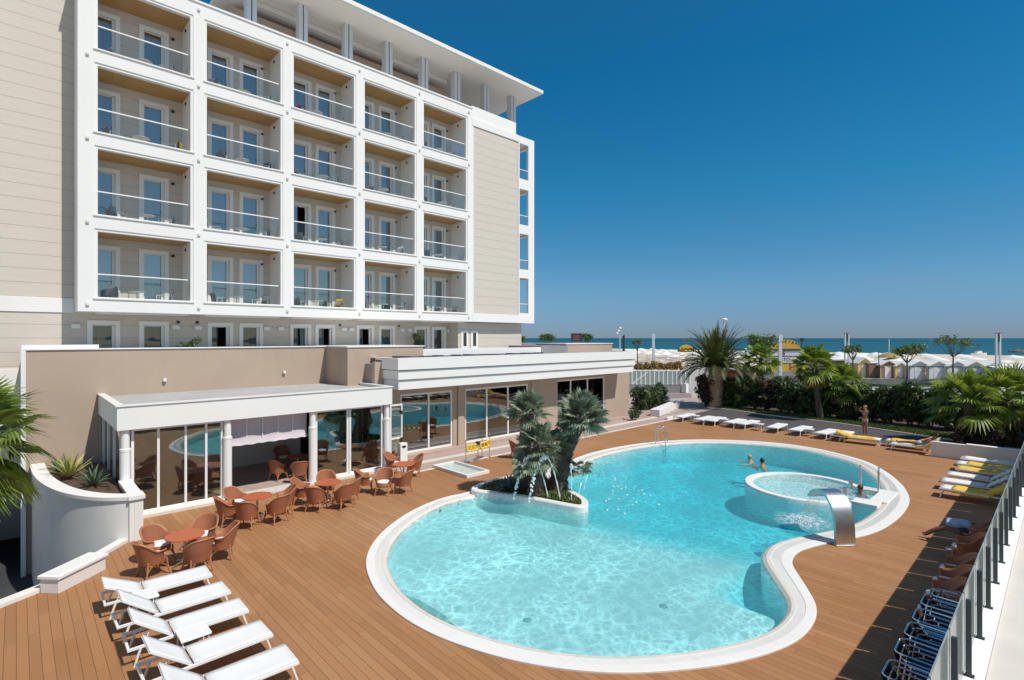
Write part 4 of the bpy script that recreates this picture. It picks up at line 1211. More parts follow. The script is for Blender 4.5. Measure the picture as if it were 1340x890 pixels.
def side_table(x, y, label, rz=0):
    if 'st' not in LP:
        r = empty('side_table'); mb = MB(); mb.box(-.24,-.22,.40,.24,.22,.425); mb.box(-.24,-.24,.385,.24,-.22,.43); mb.box(-.24,.22,.385,.24,.24,.43); mb.build('tabletop', M['white2'], r, bevel=.008)
        for sx in (-1,1):
            for sy in (-1,1):
                mb = MB(); mb.tube([(sx*.2,sy*.19,.39),(sx*.21,sy*.2,0)], .014, 6); mb.build('leg', M['white2'], r)
        LP['st'] = r; index_kids()
    else: r = copy_tree(LP['st'])
    r.location = (x,y,0); r.rotation_euler = (0,0,rz); tag(r, label, 'side table', 'small white side tables')
side_table(1.9,13.05,'small white side table between the two loungers closest to the planter box')
side_table(2.32,10.80,'small white side table in front of the middle lounger of the near row')
side_table(33.3,13.0,'small white side table standing in the middle gap of the far row')
side_table(33.5,10.25,'small white side table between two loungers of the far row',.2)
side_table(33.6,15.35,'small white side table behind the fourth far lounger',.1)
side_table(33.7,17.4,'small white side table behind the leftmost far lounger',.1)

# --- towels (each lies on a lounger)
def towel(name, mat, pts, w, label, rz=0, group='towels on the loungers', sag=.03):
    """cloth following a ridge line, edges hanging over both sides"""
    random.seed(len(label)); rows = []
    P_ = [Vector(p) for p in pts]; fine = []
    for i in range(len(P_)-1):
        for k in range(6): fine.append(P_[i].lerp(P_[i+1], k/6))
    fine.append(P_[-1])
    for i, p in enumerate(fine):
        t = (fine[min(i+1,len(fine)-1)]-fine[max(i-1,0)]); t.z = 0; t.normalize(); nrm = Vector((-t.y,t.x,0)); row = []
        for j in range(13):
            u = j/6-1; e = max(0, abs(u)-.78)/.22
            q = p + nrm*u*w*.5*(1-.1*e); q.z += .012*math.sin(i*.9+j*1.3) - sag*5*e + .01*math.sin(j*2.1)
            row.append(q)
        rows.append(row)
    mb = MB(); mb.loft(rows)
    return tag(mb.build(name, mat, solid=.012), label, 'towel', group)
def rot(p, x, y, a): return (x+p[0]*math.cos(a)-p[1]*math.sin(a), y+p[0]*math.sin(a)+p[1]*math.cos(a), p[2])
def on_lounger(x, y, rz, rise, d0, d1):
    r = []
    for d in (d0, (d0+d1)/2, d1) if d1 <= 1.28 else (d0, 1.0, 1.28, 1.6, d1):
        if d <= 1.28: r.append(rot((-d,0,.385), x, y, rz))
        else: r.append(rot((-1.28-(d-1.28)*math.cos(rise),0,.385+(d-1.28)*math.sin(rise)), x, y, rz))
    return r
towel('beach_towel', M['yellow'], on_lounger(33.25,6.75,-PI/2+.08,.3,.2,2.02), .8, 'yellow towel draped along the far lounger left of the standing person\'s feet')
towel('beach_towel', M['yellow'], on_lounger(33.55,6.55,PI/2+.05,.42,.2,2.02), .8, 'yellow towel rising to the raised head of a far lounger beside the reclining person')
towel('beach_towel', M['yellow'], on_lounger(32.6,6.15,PI/2,.62,1.3,2.05), .75, 'ochre towel hung over the backrest behind the reclining person')
towel('beach_towel', M['bluec'], on_lounger(32.6,6.15,PI/2,.62,1.72,2.09), .5, 'pale blue towel on top of the raised backrest of the far right lounger')
towel('beach_towel', M['yellow'], on_lounger(29.6,3.25,PI/2,.02,.35,1.95), .66, 'long yellow towel on the second farthest railing lounger')
towel('beach_towel', M['yellow'], on_lounger(28.35,3.13,PI/2,.02,.02,1.7), .66, 'yellow towel pulled to the foot of a railing lounger')
towel('beach_towel', M['cushion'], on_lounger(30.85,3.25,PI/2,.02,.1,1.5), .6, 'pale patterned towel on the farthest railing lounger')
towel('beach_towel', M['yellow'], on_lounger(24.35,3.13,PI/2,.66,.35,2.0), .8, 'big yellow towel covering the nearest railing lounger and its raised back')

# --- stacks of metal chairs by the railing
def metal_chair():
    r = empty('metal_chair')
    mb = MB()
    # continuous arm-and-back loop open towards -y (the railing), seat rails and legs below
    loop = [(-.28,-.42,.66),(-.28,.10,.67)] + [(-.28+.12*(1-math.cos(a)), .10+.12*math.sin(a), .67) for a in (PI/8,PI/4,3*PI/8,PI/2)] + [(.16,.22,.67)] + [(.16+.12*math.sin(a), .10+.12*math.cos(a), .67) for a in (PI/8,PI/4,3*PI/8,PI/2)] + [(.28,-.42,.66)]
    mb.tube(loop, .0145, 7)
    mb.tube([(-.28,-.42,.66),(-.27,-.44,.3),(-.27,-.45,.0)], .0145, 6); mb.tube([(.28,-.42,.66),(.27,-.44,.3),(.27,-.45,.0)], .0145, 6)
    mb.build('frame', M['chrome'], r)
    for sx in (-1,1):
        mb = MB(); mb.tube([(sx*.27,.12,.67),(sx*.265,.17,.35),(sx*.265,.20,0)], .0145, 6); mb.build('leg', M['chrome'], r)
    mb = MB(); mb.box(-.245,-.40,.415,.245,.14,.435); mb.build('seat', M['navy'], r, bevel=.008)
    mb = MB(); rows = [[(-.235+.47*j/6, .17+.035*math.sin(PI*j/6)+k*.05, .45+.20*k) for j in range(7)] for k in (0,.5,1)]
    mb.loft(rows); mb.build('backrest', M['navy'], r, solid=.012)
    return r
pc = metal_chair(); index_kids(); first = True
ORD = ['at the bottom', 'second from bottom', 'third from bottom', 'on top']
for i, (x, n_) in enumerate(((12.75,3),(12.15,4),(11.4,4),(10.75,4),(10.05,4),(9.25,4),(8.5,4))):
    for k in range(n_):
        c = pc if first else copy_tree(pc); first = False
        c.location = (x - .02*k, 1.42+.055*k, .085*k); c.rotation_euler = (0,0,random.uniform(-.02,.02))
        st = ['nearest the wicker chairs','second from the wicker','third from the wicker','fourth from the wicker','fifth from the wicker','sixth from the wicker','nearest the viewer'][i]
        tag(c, 'metal chair with navy fabric, %s of the stack %s' % ('on top' if k == n_-1 else ORD[k], st), 'chair', 'stacked metal chairs along the railing')

# --- balcony furniture
def table_small():
    mb = MB(); mb.lathe([(.28,.68),(.30,.69),(.30,.71),(.0,.712)], 18); mb.lathe([(.025,.02),(.025,.68)], 8)
    for k in range(3):
        a = 2*PI*k/3; mb.tube([(0,0,.30),(.12*math.cos(a),.12*math.sin(a),.12),(.25*math.cos(a),.25*math.sin(a),.0)], .014, 5)
    return mb
def chair_small():
    r = empty('balcony_chair'); mb = MB()
    for sx in (-.24,.24):
        mb.tube([(sx,.22,0),(sx,.24,.62),(sx,-.2,.64),(sx,-.26,.0)], .018, 6)
    mb.build('frame', WHITE, r)
    mb = MB(); mb.box(-.22,-.2,.40,.22,.22,.43); mb.build('seat', M['gchair'], r, bevel=.01)
    mb = MB(); rows = [[(-.22+.44*j/4, -.2-.10*k, .43+.40*k) for j in range(5)] for k in (0,.5,1)]; mb.loft(rows); mb.build('backrest', M['gchair'], r, solid=.02)
    return r
bt = table_small().build('balcony_table', WHITE); bc = chair_small(); index_kids(); ft = fc = True
FN = ['lowest', 'second', 'third', 'top']; BN = ['leftmost', 'second', 'middle', 'fourth', 'rightmost']
random.seed(31); cloth = {}
for r in range(4):
    for i in range(5):
        z = FZ[r]-.398; x0 = BX[i]
        o = bt if ft else bt.copy()
        if not ft: COL.objects.link(o)
        ft = False; o.location = (x0+1.55+random.uniform(-.25,.25), YF+.62+random.uniform(-.08,.15), z)
        tag(o, 'small white round table on the %s balcony row, %s bay' % (FN[r], BN[i]), 'balcony table', 'tables on the hotel balconies')
        for k, dx in enumerate((-.95,.95)):
            c = bc if fc else copy_tree(bc); fc = False
            c.location = (x0+1.55+dx*random.uniform(.72,1.1), YF+.66+random.uniform(-.1,.25), z); c.rotation_euler = (0,0,(-1 if k == 0 else 1)*PI/2*random.uniform(.5,1.2))
            tag(c, 'white framed grey chair %s of the table on the %s balcony row, %s bay' % (('left','right')[k], FN[r], BN[i]), 'balcony chair', 'chairs on the hotel balconies')
            cloth[(r,i,k)] = c
def hung(c, mat, label):
    a = c.rotation_euler.z; x, y, z = c.location
    P_ = [(0,-.35,.48),(0,-.345,.80),(0,-.295,.87),(0,-.245,.78),(0,-.2,.52)]
    towel('hung_towel', mat, [(x - p[1]*math.sin(a), y + p[1]*math.cos(a), z+p[2]) for p in P_], .5, label, group='cloths hung on balcony chairs', sag=.0)
hung(cloth[(0,2,1)], M['yellow'], 'yellow towel hung over a chair on the lowest middle balcony')
hung(cloth[(0,3,0)], M['pink'], 'raspberry towel hung over a chair on the lowest balcony of the fourth bay')
hung(cloth[(0,3,1)], M['navy'], 'dark cloth hung over a chair on the lowest balcony of the fourth bay')
hung(cloth[(0,0,0)], M['gchair'], 'dark grey cloth hung over a chair on the lowest leftmost balcony')
hung(cloth[(1,3,1)], M['cushion'], 'white towel hung over a chair on the second row balcony, fourth bay')
hung(cloth[(2,0,1)], M['yellow'], 'yellow towel hung over a chair on the third row leftmost balcony')
hung(cloth[(1,1,0)], M['bluec'], 'pale blue towel hung over a chair on the second row, second bay')
hung(cloth[(3,2,0)], M['pink'], 'pink towel hung over a chair on the top middle balcony')
hung(cloth[(2,1,1)], M['navy'], 'blue cloth hung over a chair on the third row balcony of the second bay')

# --- footbath, rack of yellow floats, totem, ladders, steel waterfall
fb = empty('foot_bath', (13.9,17.9,0), 0, 'shallow white rimmed foot bath tray of clear water set in the deck', 'foot bath')
mb = MB(); 
for b_ in ((13.28,16.7,14.5,16.8),(13.28,19.02,14.5,19.12),(13.28,16.8,13.38,19.02),(14.4,16.8,14.5,19.02)): mb.box(b_[0],b_[1],.002,b_[2],b_[3],.14)
mb.build('rim', M['offwhite'], fb, bevel=.01, world=True)
mb = MB(); mb.box(13.38,16.8,.004,14.4,19.02,.03); mb.build('tray', M['tray'], fb, world=True)
mb = MB(); mb.lathe([(.05,.03),(.05,.045),(.01,.05)], 12, (13.9,17.8)); mb.build('drain', M['steel'], fb, world=True)
mb = MB(); mb.quad((13.38,16.8,.10),(14.4,16.8,.10),(14.4,19.02,.10),(13.38,19.02,.10)); tag(mb.build('foot_bath_water', M['clear']), kind='structure')
rk = empty('drying_rack', (15.5,18.7,0), 0, 'chrome stand with four posts holding yellow rings and floats before the middle window', 'rack')
for x, y, h in ((14.63,18.47,1.15),(15.31,18.45,.95),(16.43,18.93,1.2),(16.2,19.2,.9)):
    mb = MB(); mb.tube([(x,y,0),(x,y,h)], .02, 8); mb.lathe([(.07,0),(.07,.02)], 10, (x,y)); mb.build('post', M['steel'], rk, world=True)
mb = MB(); mb.tube([(14.63,18.47,.82),(15.31,18.45,.82),(16.43,18.93,.82),(16.2,19.2,.82),(14.63,18.47,.82)], .012, 6); mb.build('rail', M['steel'], rk, world=True)
mb = MB(); mb.box(15.24,18.37,.84,15.38,18.53,.98); mb.build('clasp', M['black'], rk, world=True)
for i, (x, y) in enumerate(((14.78,18.44),(14.98,18.40),(15.18,18.40),(15.62,18.5),(15.85,18.6),(16.1,18.72),(16.3,18.85))):
    mb = MB(); c = Vector((x,y,.74)); pts = [c+Vector((.13*math.cos(2*PI*k/14), .05*math.sin(i), .13*math.sin(2*PI*k/14))) for k in range(14)]
    mb.tube(pts, .045, 7, closed=True)
    tag(mb.build('float_ring', M['yellowp']), 'yellow float hanging on the chrome rack, %s' % ['at its left end','second from its left end','third, left of the black clasp','right of the black clasp','third from its right end','second from its right end','at its right end'][i], 'float', 'yellow floats on the rack')
to = empty('information_totem', (12.62,20.45,.0), -.15, 'slim white totem with a dark oval sign beside the open door', 'totem')
mb = MB(); mb.box(-.17,-.10,0,.17,.10,1.0); mb.build('body', WHITE, to, bevel=.02)
mb = MB(); mb.lathe([(.10,0),(.10,.008)], 20, M=Matrix.Translation((.0,-.101,.84)) @ Matrix.Rotation(PI/2,4,'X') @ Matrix.Diagonal((1.0,.55,1,1))); mb.build('sign_disc', M['navy'], to)
def ladder(x, y, rz, label):
    r = empty('pool_ladder', (x,y,0), rz, label, 'pool ladder', 'steel pool ladders')
    for sx in (-.28,.28):
        pts = [(sx,-.5,.03),(sx,-.5,.72)] + [(sx,-.30-.2*math.cos(a), .72+.2*math.sin(a)) for a in (PI/8,PI/4,3*PI/8,PI/2,5*PI/8,3*PI/4,7*PI/8)] + [(sx,-.1,.66),(sx,.0,.2),(sx,.02,-.9)]
        mb = MB(); mb.tube(pts, .024, 9); mb.lathe([(.05,.03),(.05,.05)], 12, (sx,-.5)); mb.build('handrail', M['chrome'], r)
    for z in (-.2,-.5,-.8):
        mb = MB(); mb.box(-.28,-.01,z,.28,.07,z+.025); mb.build('tread', M['chrome'], r)
    return r
ladder(25.35,14.75,PI+.33,'chrome pool ladder at the far edge below the flat loungers')
ladder(22.75,4.98,PI/2+.15,'chrome handrail ladder at the whirlpool footbridge')
wb = empty('steel_waterfall', (16.57,4.18,0), math.atan2(VY,VX)-PI/2+.05, 'curved brushed steel blade arching from the kerb over the pool', 'pool waterfall')
path = [(0,0,.0),(0,.02,.35),(0,.06,.65),(0,.16,.95),(0,.34,1.18),(0,.58,1.29),(0,.84,1.27),(0,1.08,1.15),(0,1.25,1.0)]
fine = []
for i in range(len(path)-1):
    p0, p1, p2, p3 = (Vector(path[min(max(i+k-1,0),len(path)-1)]) for k in range(4))
    for q in range(5):
        t = q/5; fine.append(.5*((2*p1)+(-p0+p2)*t+(2*p0-5*p1+4*p2-p3)*t*t+(-p0+3*p1-3*p2+p3)*t**3))
fine.append(Vector(path[-1])); rows = []
for i, p in enumerate(fine):
    t = (fine[min(i+1,len(fine)-1)]-fine[max(i-1,0)]).normalized(); nr = Vector((0,-t.z,t.y)); d = .05 if i < len(fine)-4 else .03
    w = .25
    w = .275
    rows.append([p+Vector((-w,0,0))+nr*d, p+Vector((w,0,0))+nr*d, p+Vector((w,0,0))-nr*d, p+Vector((-w,0,0))-nr*d, p+Vector((-w,0,0))+nr*d])
mb = MB(); mb.loft(rows, False, True); mb.build('blade', M['steel'], wb, bevel=.008)
mb = MB(); mb.box(-.30,-.10,0,.30,.10,.03); mb.build('base_plate', M['steel'], wb, bevel=.005)
Mw = Matrix.Translation(wb.location) @ Matrix.Rotation(wb.rotation_euler.z,4,'Z')
rows = []
for i in range(13):
    t = i/12*.46; y = 1.23+1.25*t+.0; z = 1.0-1.0*t-.5*9.8*t*t*.9
    rows.append([Mw @ Vector((-.23+.46*j/8+.02*math.sin(i+j), y+.015*math.sin(j*2), max(z,-.02))) for j in range(9)])
    if z < -.02: break
mb = MB(); mb.loft(rows); tag(mb.build('falling_water', M['streak']), kind='stuff')
mb = MB(); c = Mw @ Vector((0,1.95,0)); random.seed(2)
ring = []
for k in range(22):
    a = 2*PI*k/22; q = random.uniform(.8,1.25); ring.append((c.x+1.0*q*math.cos(a), c.y+.8*q*math.sin(a), -.004))
mb.add(ring, [tuple(range(22))]); tag(mb.build('splash_foam', M['spray']), kind='stuff'); mb = MB()
for k in range(110):
    a = random.random()*2*PI; q = random.random()**.6; mb.blob((c.x+.5*q*math.cos(a), c.y+.35*q*math.sin(a), random.uniform(0,.10)*(1-q)), .02,.02,.02, 5, 4)
tag(mb.build('splash_drops', M['droplet']), kind='stuff')

# --- fountain jets on the island and their faint neighbours in the pool
def jet(S_, E_, rise, label, r0=.02, broken=.5, upto=1.0):
    vz = math.sqrt(2*9.8*rise); T = 2*vz/9.8; mb = MB(); pts = []; random.seed(int(S_.x*100)); N_ = 46
    for i in range(N_):
        t = T*upto*i/(N_-1); p = S_.lerp(E_, t/T); p.z = S_.z+vz*t-4.9*t*t; pts.append(p)
    k = max(3, int(N_*broken)); mb.tube(pts[:k], [r0*(1+.35*math.sin(i*1.7)) for i in range(k)], 6)
    for i, p in enumerate(pts[k-4:]):
        for q in range(2):
            g = r0*random.uniform(1.2,2.4); o_ = Vector((random.gauss(0,.022),random.gauss(0,.022),random.gauss(0,.03))); mb.blob(p+o_, g, g, g*random.uniform(1,1.6), 6, 4)
    return tag(mb.build('fountain_jet', M['droplet']), label, 'water jet', 'water jets of the island fountain')
jet(ground(717,650.5,.2), ground(672,653,.2), 1.42, 'water jet springing nearest the middle palm trunk and breaking over the dark agave')
jet(ground(733,653.5,.2), ground(692,656,.2), 1.48, 'water jet springing right of the middle palm trunk and arching left')
jet(ground(748,656,.2), ground(746,652,.2), 1.15, 'straight upright water jet at the tip of the island', .013, .9, .55)
jet(ground(757,648,0), ground(780,628,0), .75, 'faint water jet in the pool nearest the island tip', .008, 1.0)
jet(ground(764,641,0), ground(790,622,0), .8, 'faint slanting water jet right of the island', .008, 1.0)
random.seed(12); mb = MB()
for px, py in ((806,630),(815,650),(812,668),(830,652),(800,605),(785,600),(822,640)):
    p = ground(px,py,0)
    for k in range(7):
        s_ = random.uniform(.015,.04); mb.blob((p.x+random.gauss(0,.4),p.y+random.gauss(0,.4),random.uniform(-.01,.10)), s_,s_,s_*.8, 5,4)
tag(mb.build('spray_drops', M['droplet']), kind='stuff')

# ================================================================== PLANTS
def fan_leaf(mb, c, d, pl, L, nseg=18, spread=2.1, droop=.35, wid=.05, M2=None):
    """petiole + pleated fan of pointed segments"""
    d = d.normalized(); side = d.cross(Vector((0,0,1)))
    if side.length < .1: side = Vector((1,0,0))
    side.normalize(); side = Matrix.Rotation(random.gauss(0,.35),3,d) @ side; upv = side.cross(d).normalized()
    b = c + d*pl - Vector((0,0,1))*droop*pl*.25
    w = wid*.35
    mb.add([c-side*w, c+side*w, b+side*w, b-side*w], [(0,1,2,3)])
    for i in range(nseg):
        a = spread*(i/(nseg-1)-.5)*2*.5*1.0
        a = (i/(nseg-1)-.5)*2*spread
        dr = (d*math.cos(a) + side*math.sin(a)).normalized()
        ln = L*(1-.28*(abs(a)/spread)**2)*random.uniform(.88,1.06)
        ps = dr.cross(upv).normalized()
        m = b + dr*ln*.55 + upv*.03*ln
        t = b + dr*ln - Vector((0,0,1))*droop*ln*random.uniform(.35,.75)
        f = upv*wid*.35
        mb.add([b-ps*wid*.22, b+ps*wid*.22, m+ps*wid*.6+f, t, m-ps*wid*.6-f], [(0,1,2,4),(4,2,3)])
def trunk_mesh(pts, rad, rough=.12, n=14, seg=26):
    P_ = [Vector(p) for p in pts]; fine = []
    for i in range(len(P_)-1):
        p0 = P_[max(i-1,0)]; p3 = P_[min(i+2,len(P_)-1)]
        for q in range(max(2, seg//(len(P_)-1))):
            t = q/max(2, seg//(len(P_)-1)); fine.append(.5*((2*P_[i])+(-p0+P_[i+1])*t+(2*p0-5*P_[i]+4*P_[i+1]-p3)*t*t+(-p0+3*P_[i]-3*P_[i+1]+p3)*t**3))
    fine.append(P_[-1]); m = len(fine)
    rs = [rad[0]+(rad[1]-rad[0])*i/(m-1) for i in range(m)]
    return fine, [r*random.uniform(1-rough,1+rough) for r in rs]
def fan_palm(label, base, bend, top, r0, r1, leaves, pl, L, mat, group=None, emin=-50, emax=88, nseg=18, skirt=0, tm='trunk', wid=.05, stiff=1.0):
    random.seed(int(abs(base[0]*37+base[1]*91)))
    r = empty('fan_palm', base, 0, label, 'palm', group)
    B = Vector(base); pts = [Vector((0,0,-.05)), Vector(bend)-B, Vector(top)-B]
    fine, rs = trunk_mesh(pts, (r0,r1)); mb = MB(); mb.tube(fine, rs, 14)
    # old leaf bases
    for i, p in enumerate(fine[1:]):
        t = (fine[min(i+2,len(fine)-1)]-fine[i]).normalized()
        for k in range(9):
            a = 2*PI*(k/9)+i*.7+random.uniform(-.2,.2); o = Vector((math.cos(a),math.sin(a),0)); o = (o - t*o.dot(t)).normalized(); s2 = o.cross(t)*.035
            q = p+o*rs[i]*.93; e = q+o*random.uniform(.03,.08)+t*random.uniform(.05,.13)
            mb.add([q-s2-t*.04, q+s2-t*.04, e+s2*.6, e-s2*.6], [(0,1,2,3)])
    mb.build('trunk', M[tm], r)
    mb = MB(); c = Vector(top)-B
    for k in range(leaves):
        u = (k+.5)/leaves; e = math.radians(emax+(emin-emax)*u**1.0); a = k*2.39996+random.uniform(-.25,.25)
        d = Vector((math.cos(e)*math.cos(a), math.cos(e)*math.sin(a), math.sin(e)))
        fan_leaf(mb, c+Vector((0,0,-.12*u)), d, pl*random.uniform(.75,1.15), L*random.uniform(.85,1.1), nseg, random.uniform(1.5,2.1), (.25+.35*u)*stiff, wid)
    mb.build('crown', M[mat], r)
    if skirt:
        mb = MB()
        for k in range(skirt):
            a = k*2.39996; e = math.radians(random.uniform(-75,-45)); d = Vector((math.cos(e)*math.cos(a), math.cos(e)*math.sin(a), math.sin(e)))
            fan_leaf(mb, c+Vector((0,0,-.2)), d, pl*.5, L*.85, 12, 1.0, .6, wid)
        mb.build('dry_skirt', M['thatch'], r)
    return r
GP = 'palm trunks on the island'
b0 = ground(692,640,.15); fan_palm('slim palm with upright trunk, leftmost of the three on the island', tuple(b0), (b0.x+.1,b0.y+.3,1.6), (13.5,13.42,3.08), .25,.20, 30, .42,.56, 'fanleaf', GP, -25, 85, 20, 0, wid=.05, stiff=.4)
b0 = ground(700,648.5,.15); fan_palm('stocky middle palm of the island, lowest crown, jets before its trunk', tuple(b0), (b0.x+.15,b0.y+.0,1.0), (13.35,12.70,1.95), .29,.22, 32, .50,.56, 'fanleaf', GP, -50, 80, 20, 0, wid=.05, stiff=.5)
b0 = ground(729,640,.15); fan_palm('tallest island palm with thick trunk leaning right and the widest crown', tuple(b0), (b0.x+.25,b0.y-.15,1.5), (14.75,11.95,2.92), .37,.26, 44, .48,.64, 'fanleaf', GP, -38, 86, 22, 0, wid=.055, stiff=.4)
# side shoots low on the clump
for (x,y,z), n_, la in (((14.95,12.2,1.0),14,'small tuft of fan leaves sprouting low right of the tallest trunk'),((12.75,12.75,1.35),18,'small tuft of fan leaves sprouting low left of the palm trunks'),((14.0,12.35,2.05),14,'tuft of fan leaves between the middle and tallest palm')):
    random.seed(int(z*100)); mb = MB(); mb2 = MB()
    for k in range(n_):
        e = math.radians(random.uniform(-45,60)); a = k*2.4; d = Vector((math.cos(e)*math.cos(a), math.cos(e)*math.sin(a), math.sin(e)))
        fan_leaf(mb, Vector((x,y,z)), d, .28, .34, 16, 1.8, .4)
    tag(mb.build('palm_shoot', M['fanleaf']), la, 'palm shoot')

def agave(label, loc, n, L, w, mat, emin=5, emax=85, name='agave', droop=.2, group=None):
    random.seed(int(loc[0]*53+loc[1]*17+n)); mb = MB()
    for k in range(n):
        u = (k+.5)/n; e = math.radians(emax+(emin-emax)*u**.8); a = k*2.39996; d = Vector((math.cos(e)*math.cos(a), math.cos(e)*math.sin(a), math.sin(e)))
        s_ = Vector((-math.sin(a),math.cos(a),0)); up = s_.cross(d)*-1; ln = L*random.uniform(.8,1.1); rows = []
        for i in range(5):
            t = i/4; ww = w*(.75+.5*t)*(1-t)**.6 if t < 1 else .002
            c = Vector((0,0,.02)) + d*ln*t - Vector((0,0,1))*droop*ln*t*t
            rows.append([c-s_*ww, c-up*ww*.35*-1*-1, c+s_*ww])
        mb.loft(rows, False, False)
    o = mb.build(name, M[mat]); o.location = loc; return tag(o, label, 'agave', group)
p = ground(655,634,.2); agave('large dark spiky agave at the left foot of the island palms', tuple(ground(667,641,.2)), 120, .68, .05, 'agaveb', -10, 88)
agave('striped yellow-green agave, tallest in the curved planter', (1.28,22.6,1.1), 34, 1.0, .05, 'agavey', 25, 88, droop=.1)
agave('green aloe right of the striped agave in the curved planter', (1.75,20.9,1.1), 34, .75, .045, 'agave', 15, 85)
agave('small green agave behind the striped one in the curved planter', (1.05,23.6,1.1), 26, .75, .05, 'agave', 10, 85)
agave('dark reddish yucca against the shaded wall in the curved planter', (1.9,22.0,1.1), 24, .7, .03, 'agaveb', 10, 85)

def date_palm():
    b = ground(937,533); r = empty('date_palm', b, 0, 'tall date palm with a fat patterned trunk and feathery crown behind the far loungers', 'palm')
    random.seed(4); mb = MB(); H_ = 3.2
    prof = [(.54,0),(.57,.3),(.51,.9),(.49,1.8),(.52,2.6),(.62,3.05),(.56,3.35),(.3,3.6)]
    mb.lathe(prof, 22)
    for i in range(22):
        z = .1+i*.145; rr = .51+.04*math.sin(z*1.5)
        for k in range(13):
            a = 2*PI*(k+.5*(i%2))/13; o = Vector((math.cos(a),math.sin(a),0)); s2 = Vector((-math.sin(a),math.cos(a),0))*.105
            q = o*rr+Vector((0,0,z)); e = o*(rr+random.uniform(.06,.11))+Vector((0,0,z+.10))
            mb.add([q-s2, q-Vector((0,0,.05)), q+s2, e+s2*.5, e-s2*.5, o*(rr-.02)+Vector((0,0,z+.13))], [(0,1,3,4),(1,2,3),(4,3,5)])
    mb.build('trunk', M['datetrunk'], r)
    mb = MB(); N_ = 100
    for k in range(N_):
        u = (k+.5)/N_; e = math.radians(88-84*u**.9); a = k*2.39996+random.uniform(-.15,.15)
        d = Vector((math.cos(a),math.sin(a),0)); ln = random.uniform(3.0,4.1)*(1-.12*u); pts = []; v = Vector((d.x*math.cos(e), d.y*math.cos(e), math.sin(e))); p = Vector((d.x*.25,d.y*.25,3.3))
        for i in range(15):
            pts.append(p.copy()); p += v*ln/14; v = (v + Vector((0,0,-.078-.09*u*.6))*(.35+i/10)).normalized()
        mb.tube(pts, [.045*(1-i/16) for i in range(15)], 4, caps=False)
        for i in range(2,15):
            t = (pts[min(i+1,14)]-pts[i-1]).normalized(); s_ = t.cross(Vector((0,0,1)))
            if s_.length < .05: s_ = Vector((-d.y,d.x,0))
            s_.normalize(); up = s_.cross(t)
            ll = .62*math.sin(PI*min(1,(i-1)/13*.9+.12))+.08
            for q in range(3):
                c = pts[i].lerp(pts[i-1], q/3)
                for sg in (-1,1):
                    dr = (s_*sg*.62+t*.75+up*random.uniform(.05,.4)).normalized(); w_ = t*.04
                    mb.add([c-w_, c+w_, c+dr*ll*random.uniform(.85,1.1)-Vector((0,0,.06))], [(0,1,2)])
    mb.build('crown', M['dateleaf'], r)
    return r
date_palm()
fan_palm('bright fan palm with hanging dry leaves, left of the pair in the hedge', tuple(ground(1074,549)), tuple(ground(1070,549)+Vector((0,0,1.6))), tuple(ground(1066,549)+Vector((0,0,3.75))), .24,.15, 30, .9,.95, 'fanlight', 'fan palms in the hedge', -45, 85, 22, 18, wid=.1)
fan_palm('bright fan palm right of the pair in the hedge, with low wide leaves', tuple(ground(1100,548)), tuple(ground(1100,548)+Vector((0,0,1.4))), tuple(ground(1101,548)+Vector((0,0,2.55))), .26,.18, 28, .9,.95, 'fanlight', 'fan palms in the hedge', -45, 85, 22, 16, wid=.1)
fan_palm('fan palm behind the date palm, left of the yellow beach building', tuple(ground(996,533)), tuple(ground(996,533)+Vector((0,0,1.6))), tuple(ground(996,533)+Vector((0,0,4.0))), .26,.17, 28, .85,.85, 'fanlight', 'fan palms in the hedge', -50, 85, 20, 8, wid=.1)
fan_palm('broad fan palm at the far right, left of two beside the low white wall', tuple(ground(1271,582)), tuple(ground(1269,582)+Vector((0,0,1.0))), tuple(ground(1268,582)+Vector((0,0,2.3))), .3,.22, 30, 1.1,1.15, 'fanlight', 'fan palms by the low white wall', -35, 88, 24, 10, wid=.09)
fan_palm('broad fan palm at the right picture edge beyond the railing', tuple(ground(1318,584)), tuple(ground(1318,584)+Vector((0,0,1.1))), tuple(ground(1318,584)+Vector((0,0,2.6))), .3,.22, 30, 1.1,1.15, 'fanlight', 'fan palms by the low white wall', -40, 88, 24, 10, wid=.09)
fan_palm('large bright fan palm leaning in at the left edge over the sunken drive', (-1.35,16.7,-2.6), (-1.2,16.6,0.5), (-.75,16.25,3.55), .2,.16, 34, .8,.92, 'fanmid', None, -70, 80, 30, 14, wid=.055)

def shrub_mesh(n, rx, ry, h, leaf, clumps=16, seed=1, low=.1):
    random.seed(seed); mb = MB(); cs = []
    for k in range(clumps):
        a = random.random()*2*PI; q = random.random()**.5; cs.append((Vector((rx*.72*q*math.cos(a), ry*.72*q*math.sin(a), low+(h-low)*(.16+.70*random.random()))), random.uniform(.28,.46)*min(1,h/1.6)))
    for i in range(n):
        c, r_ = random.choice(cs); d = Vector((random.gauss(0,1),random.gauss(0,1),random.gauss(0,1))).normalized(); p = c + d*r_*random.uniform(.55,1.08)
        if p.z < .03: continue
        nr = (d+Vector((random.gauss(0,.5),random.gauss(0,.5),random.gauss(0,.5)+.3))).normalized(); t = nr.orthogonal().normalized(); t = Matrix.Rotation(random.random()*2*PI,3,nr) @ t; b = nr.cross(t); s_ = leaf*random.uniform(.6,1.25)
        mb.add([p-t*s_, p-b*s_*.42, p+t*s_, p+b*s_*.42], [(0,1,2,3)])
    return mb
def stems(h, rx, n=7, r=.03):
    mb = MB()
    for k in range(n):
        a = 2*PI*k/n+random.random(); q = random.uniform(.1,.6)*rx; mb.tube([(q*.3*math.cos(a),q*.3*math.sin(a),0),(q*.7*math.cos(a),q*.7*math.sin(a),h*.4),(q*math.cos(a),q*math.sin(a),h*.8)], [r,r*.8,r*.4], 5)
    return mb
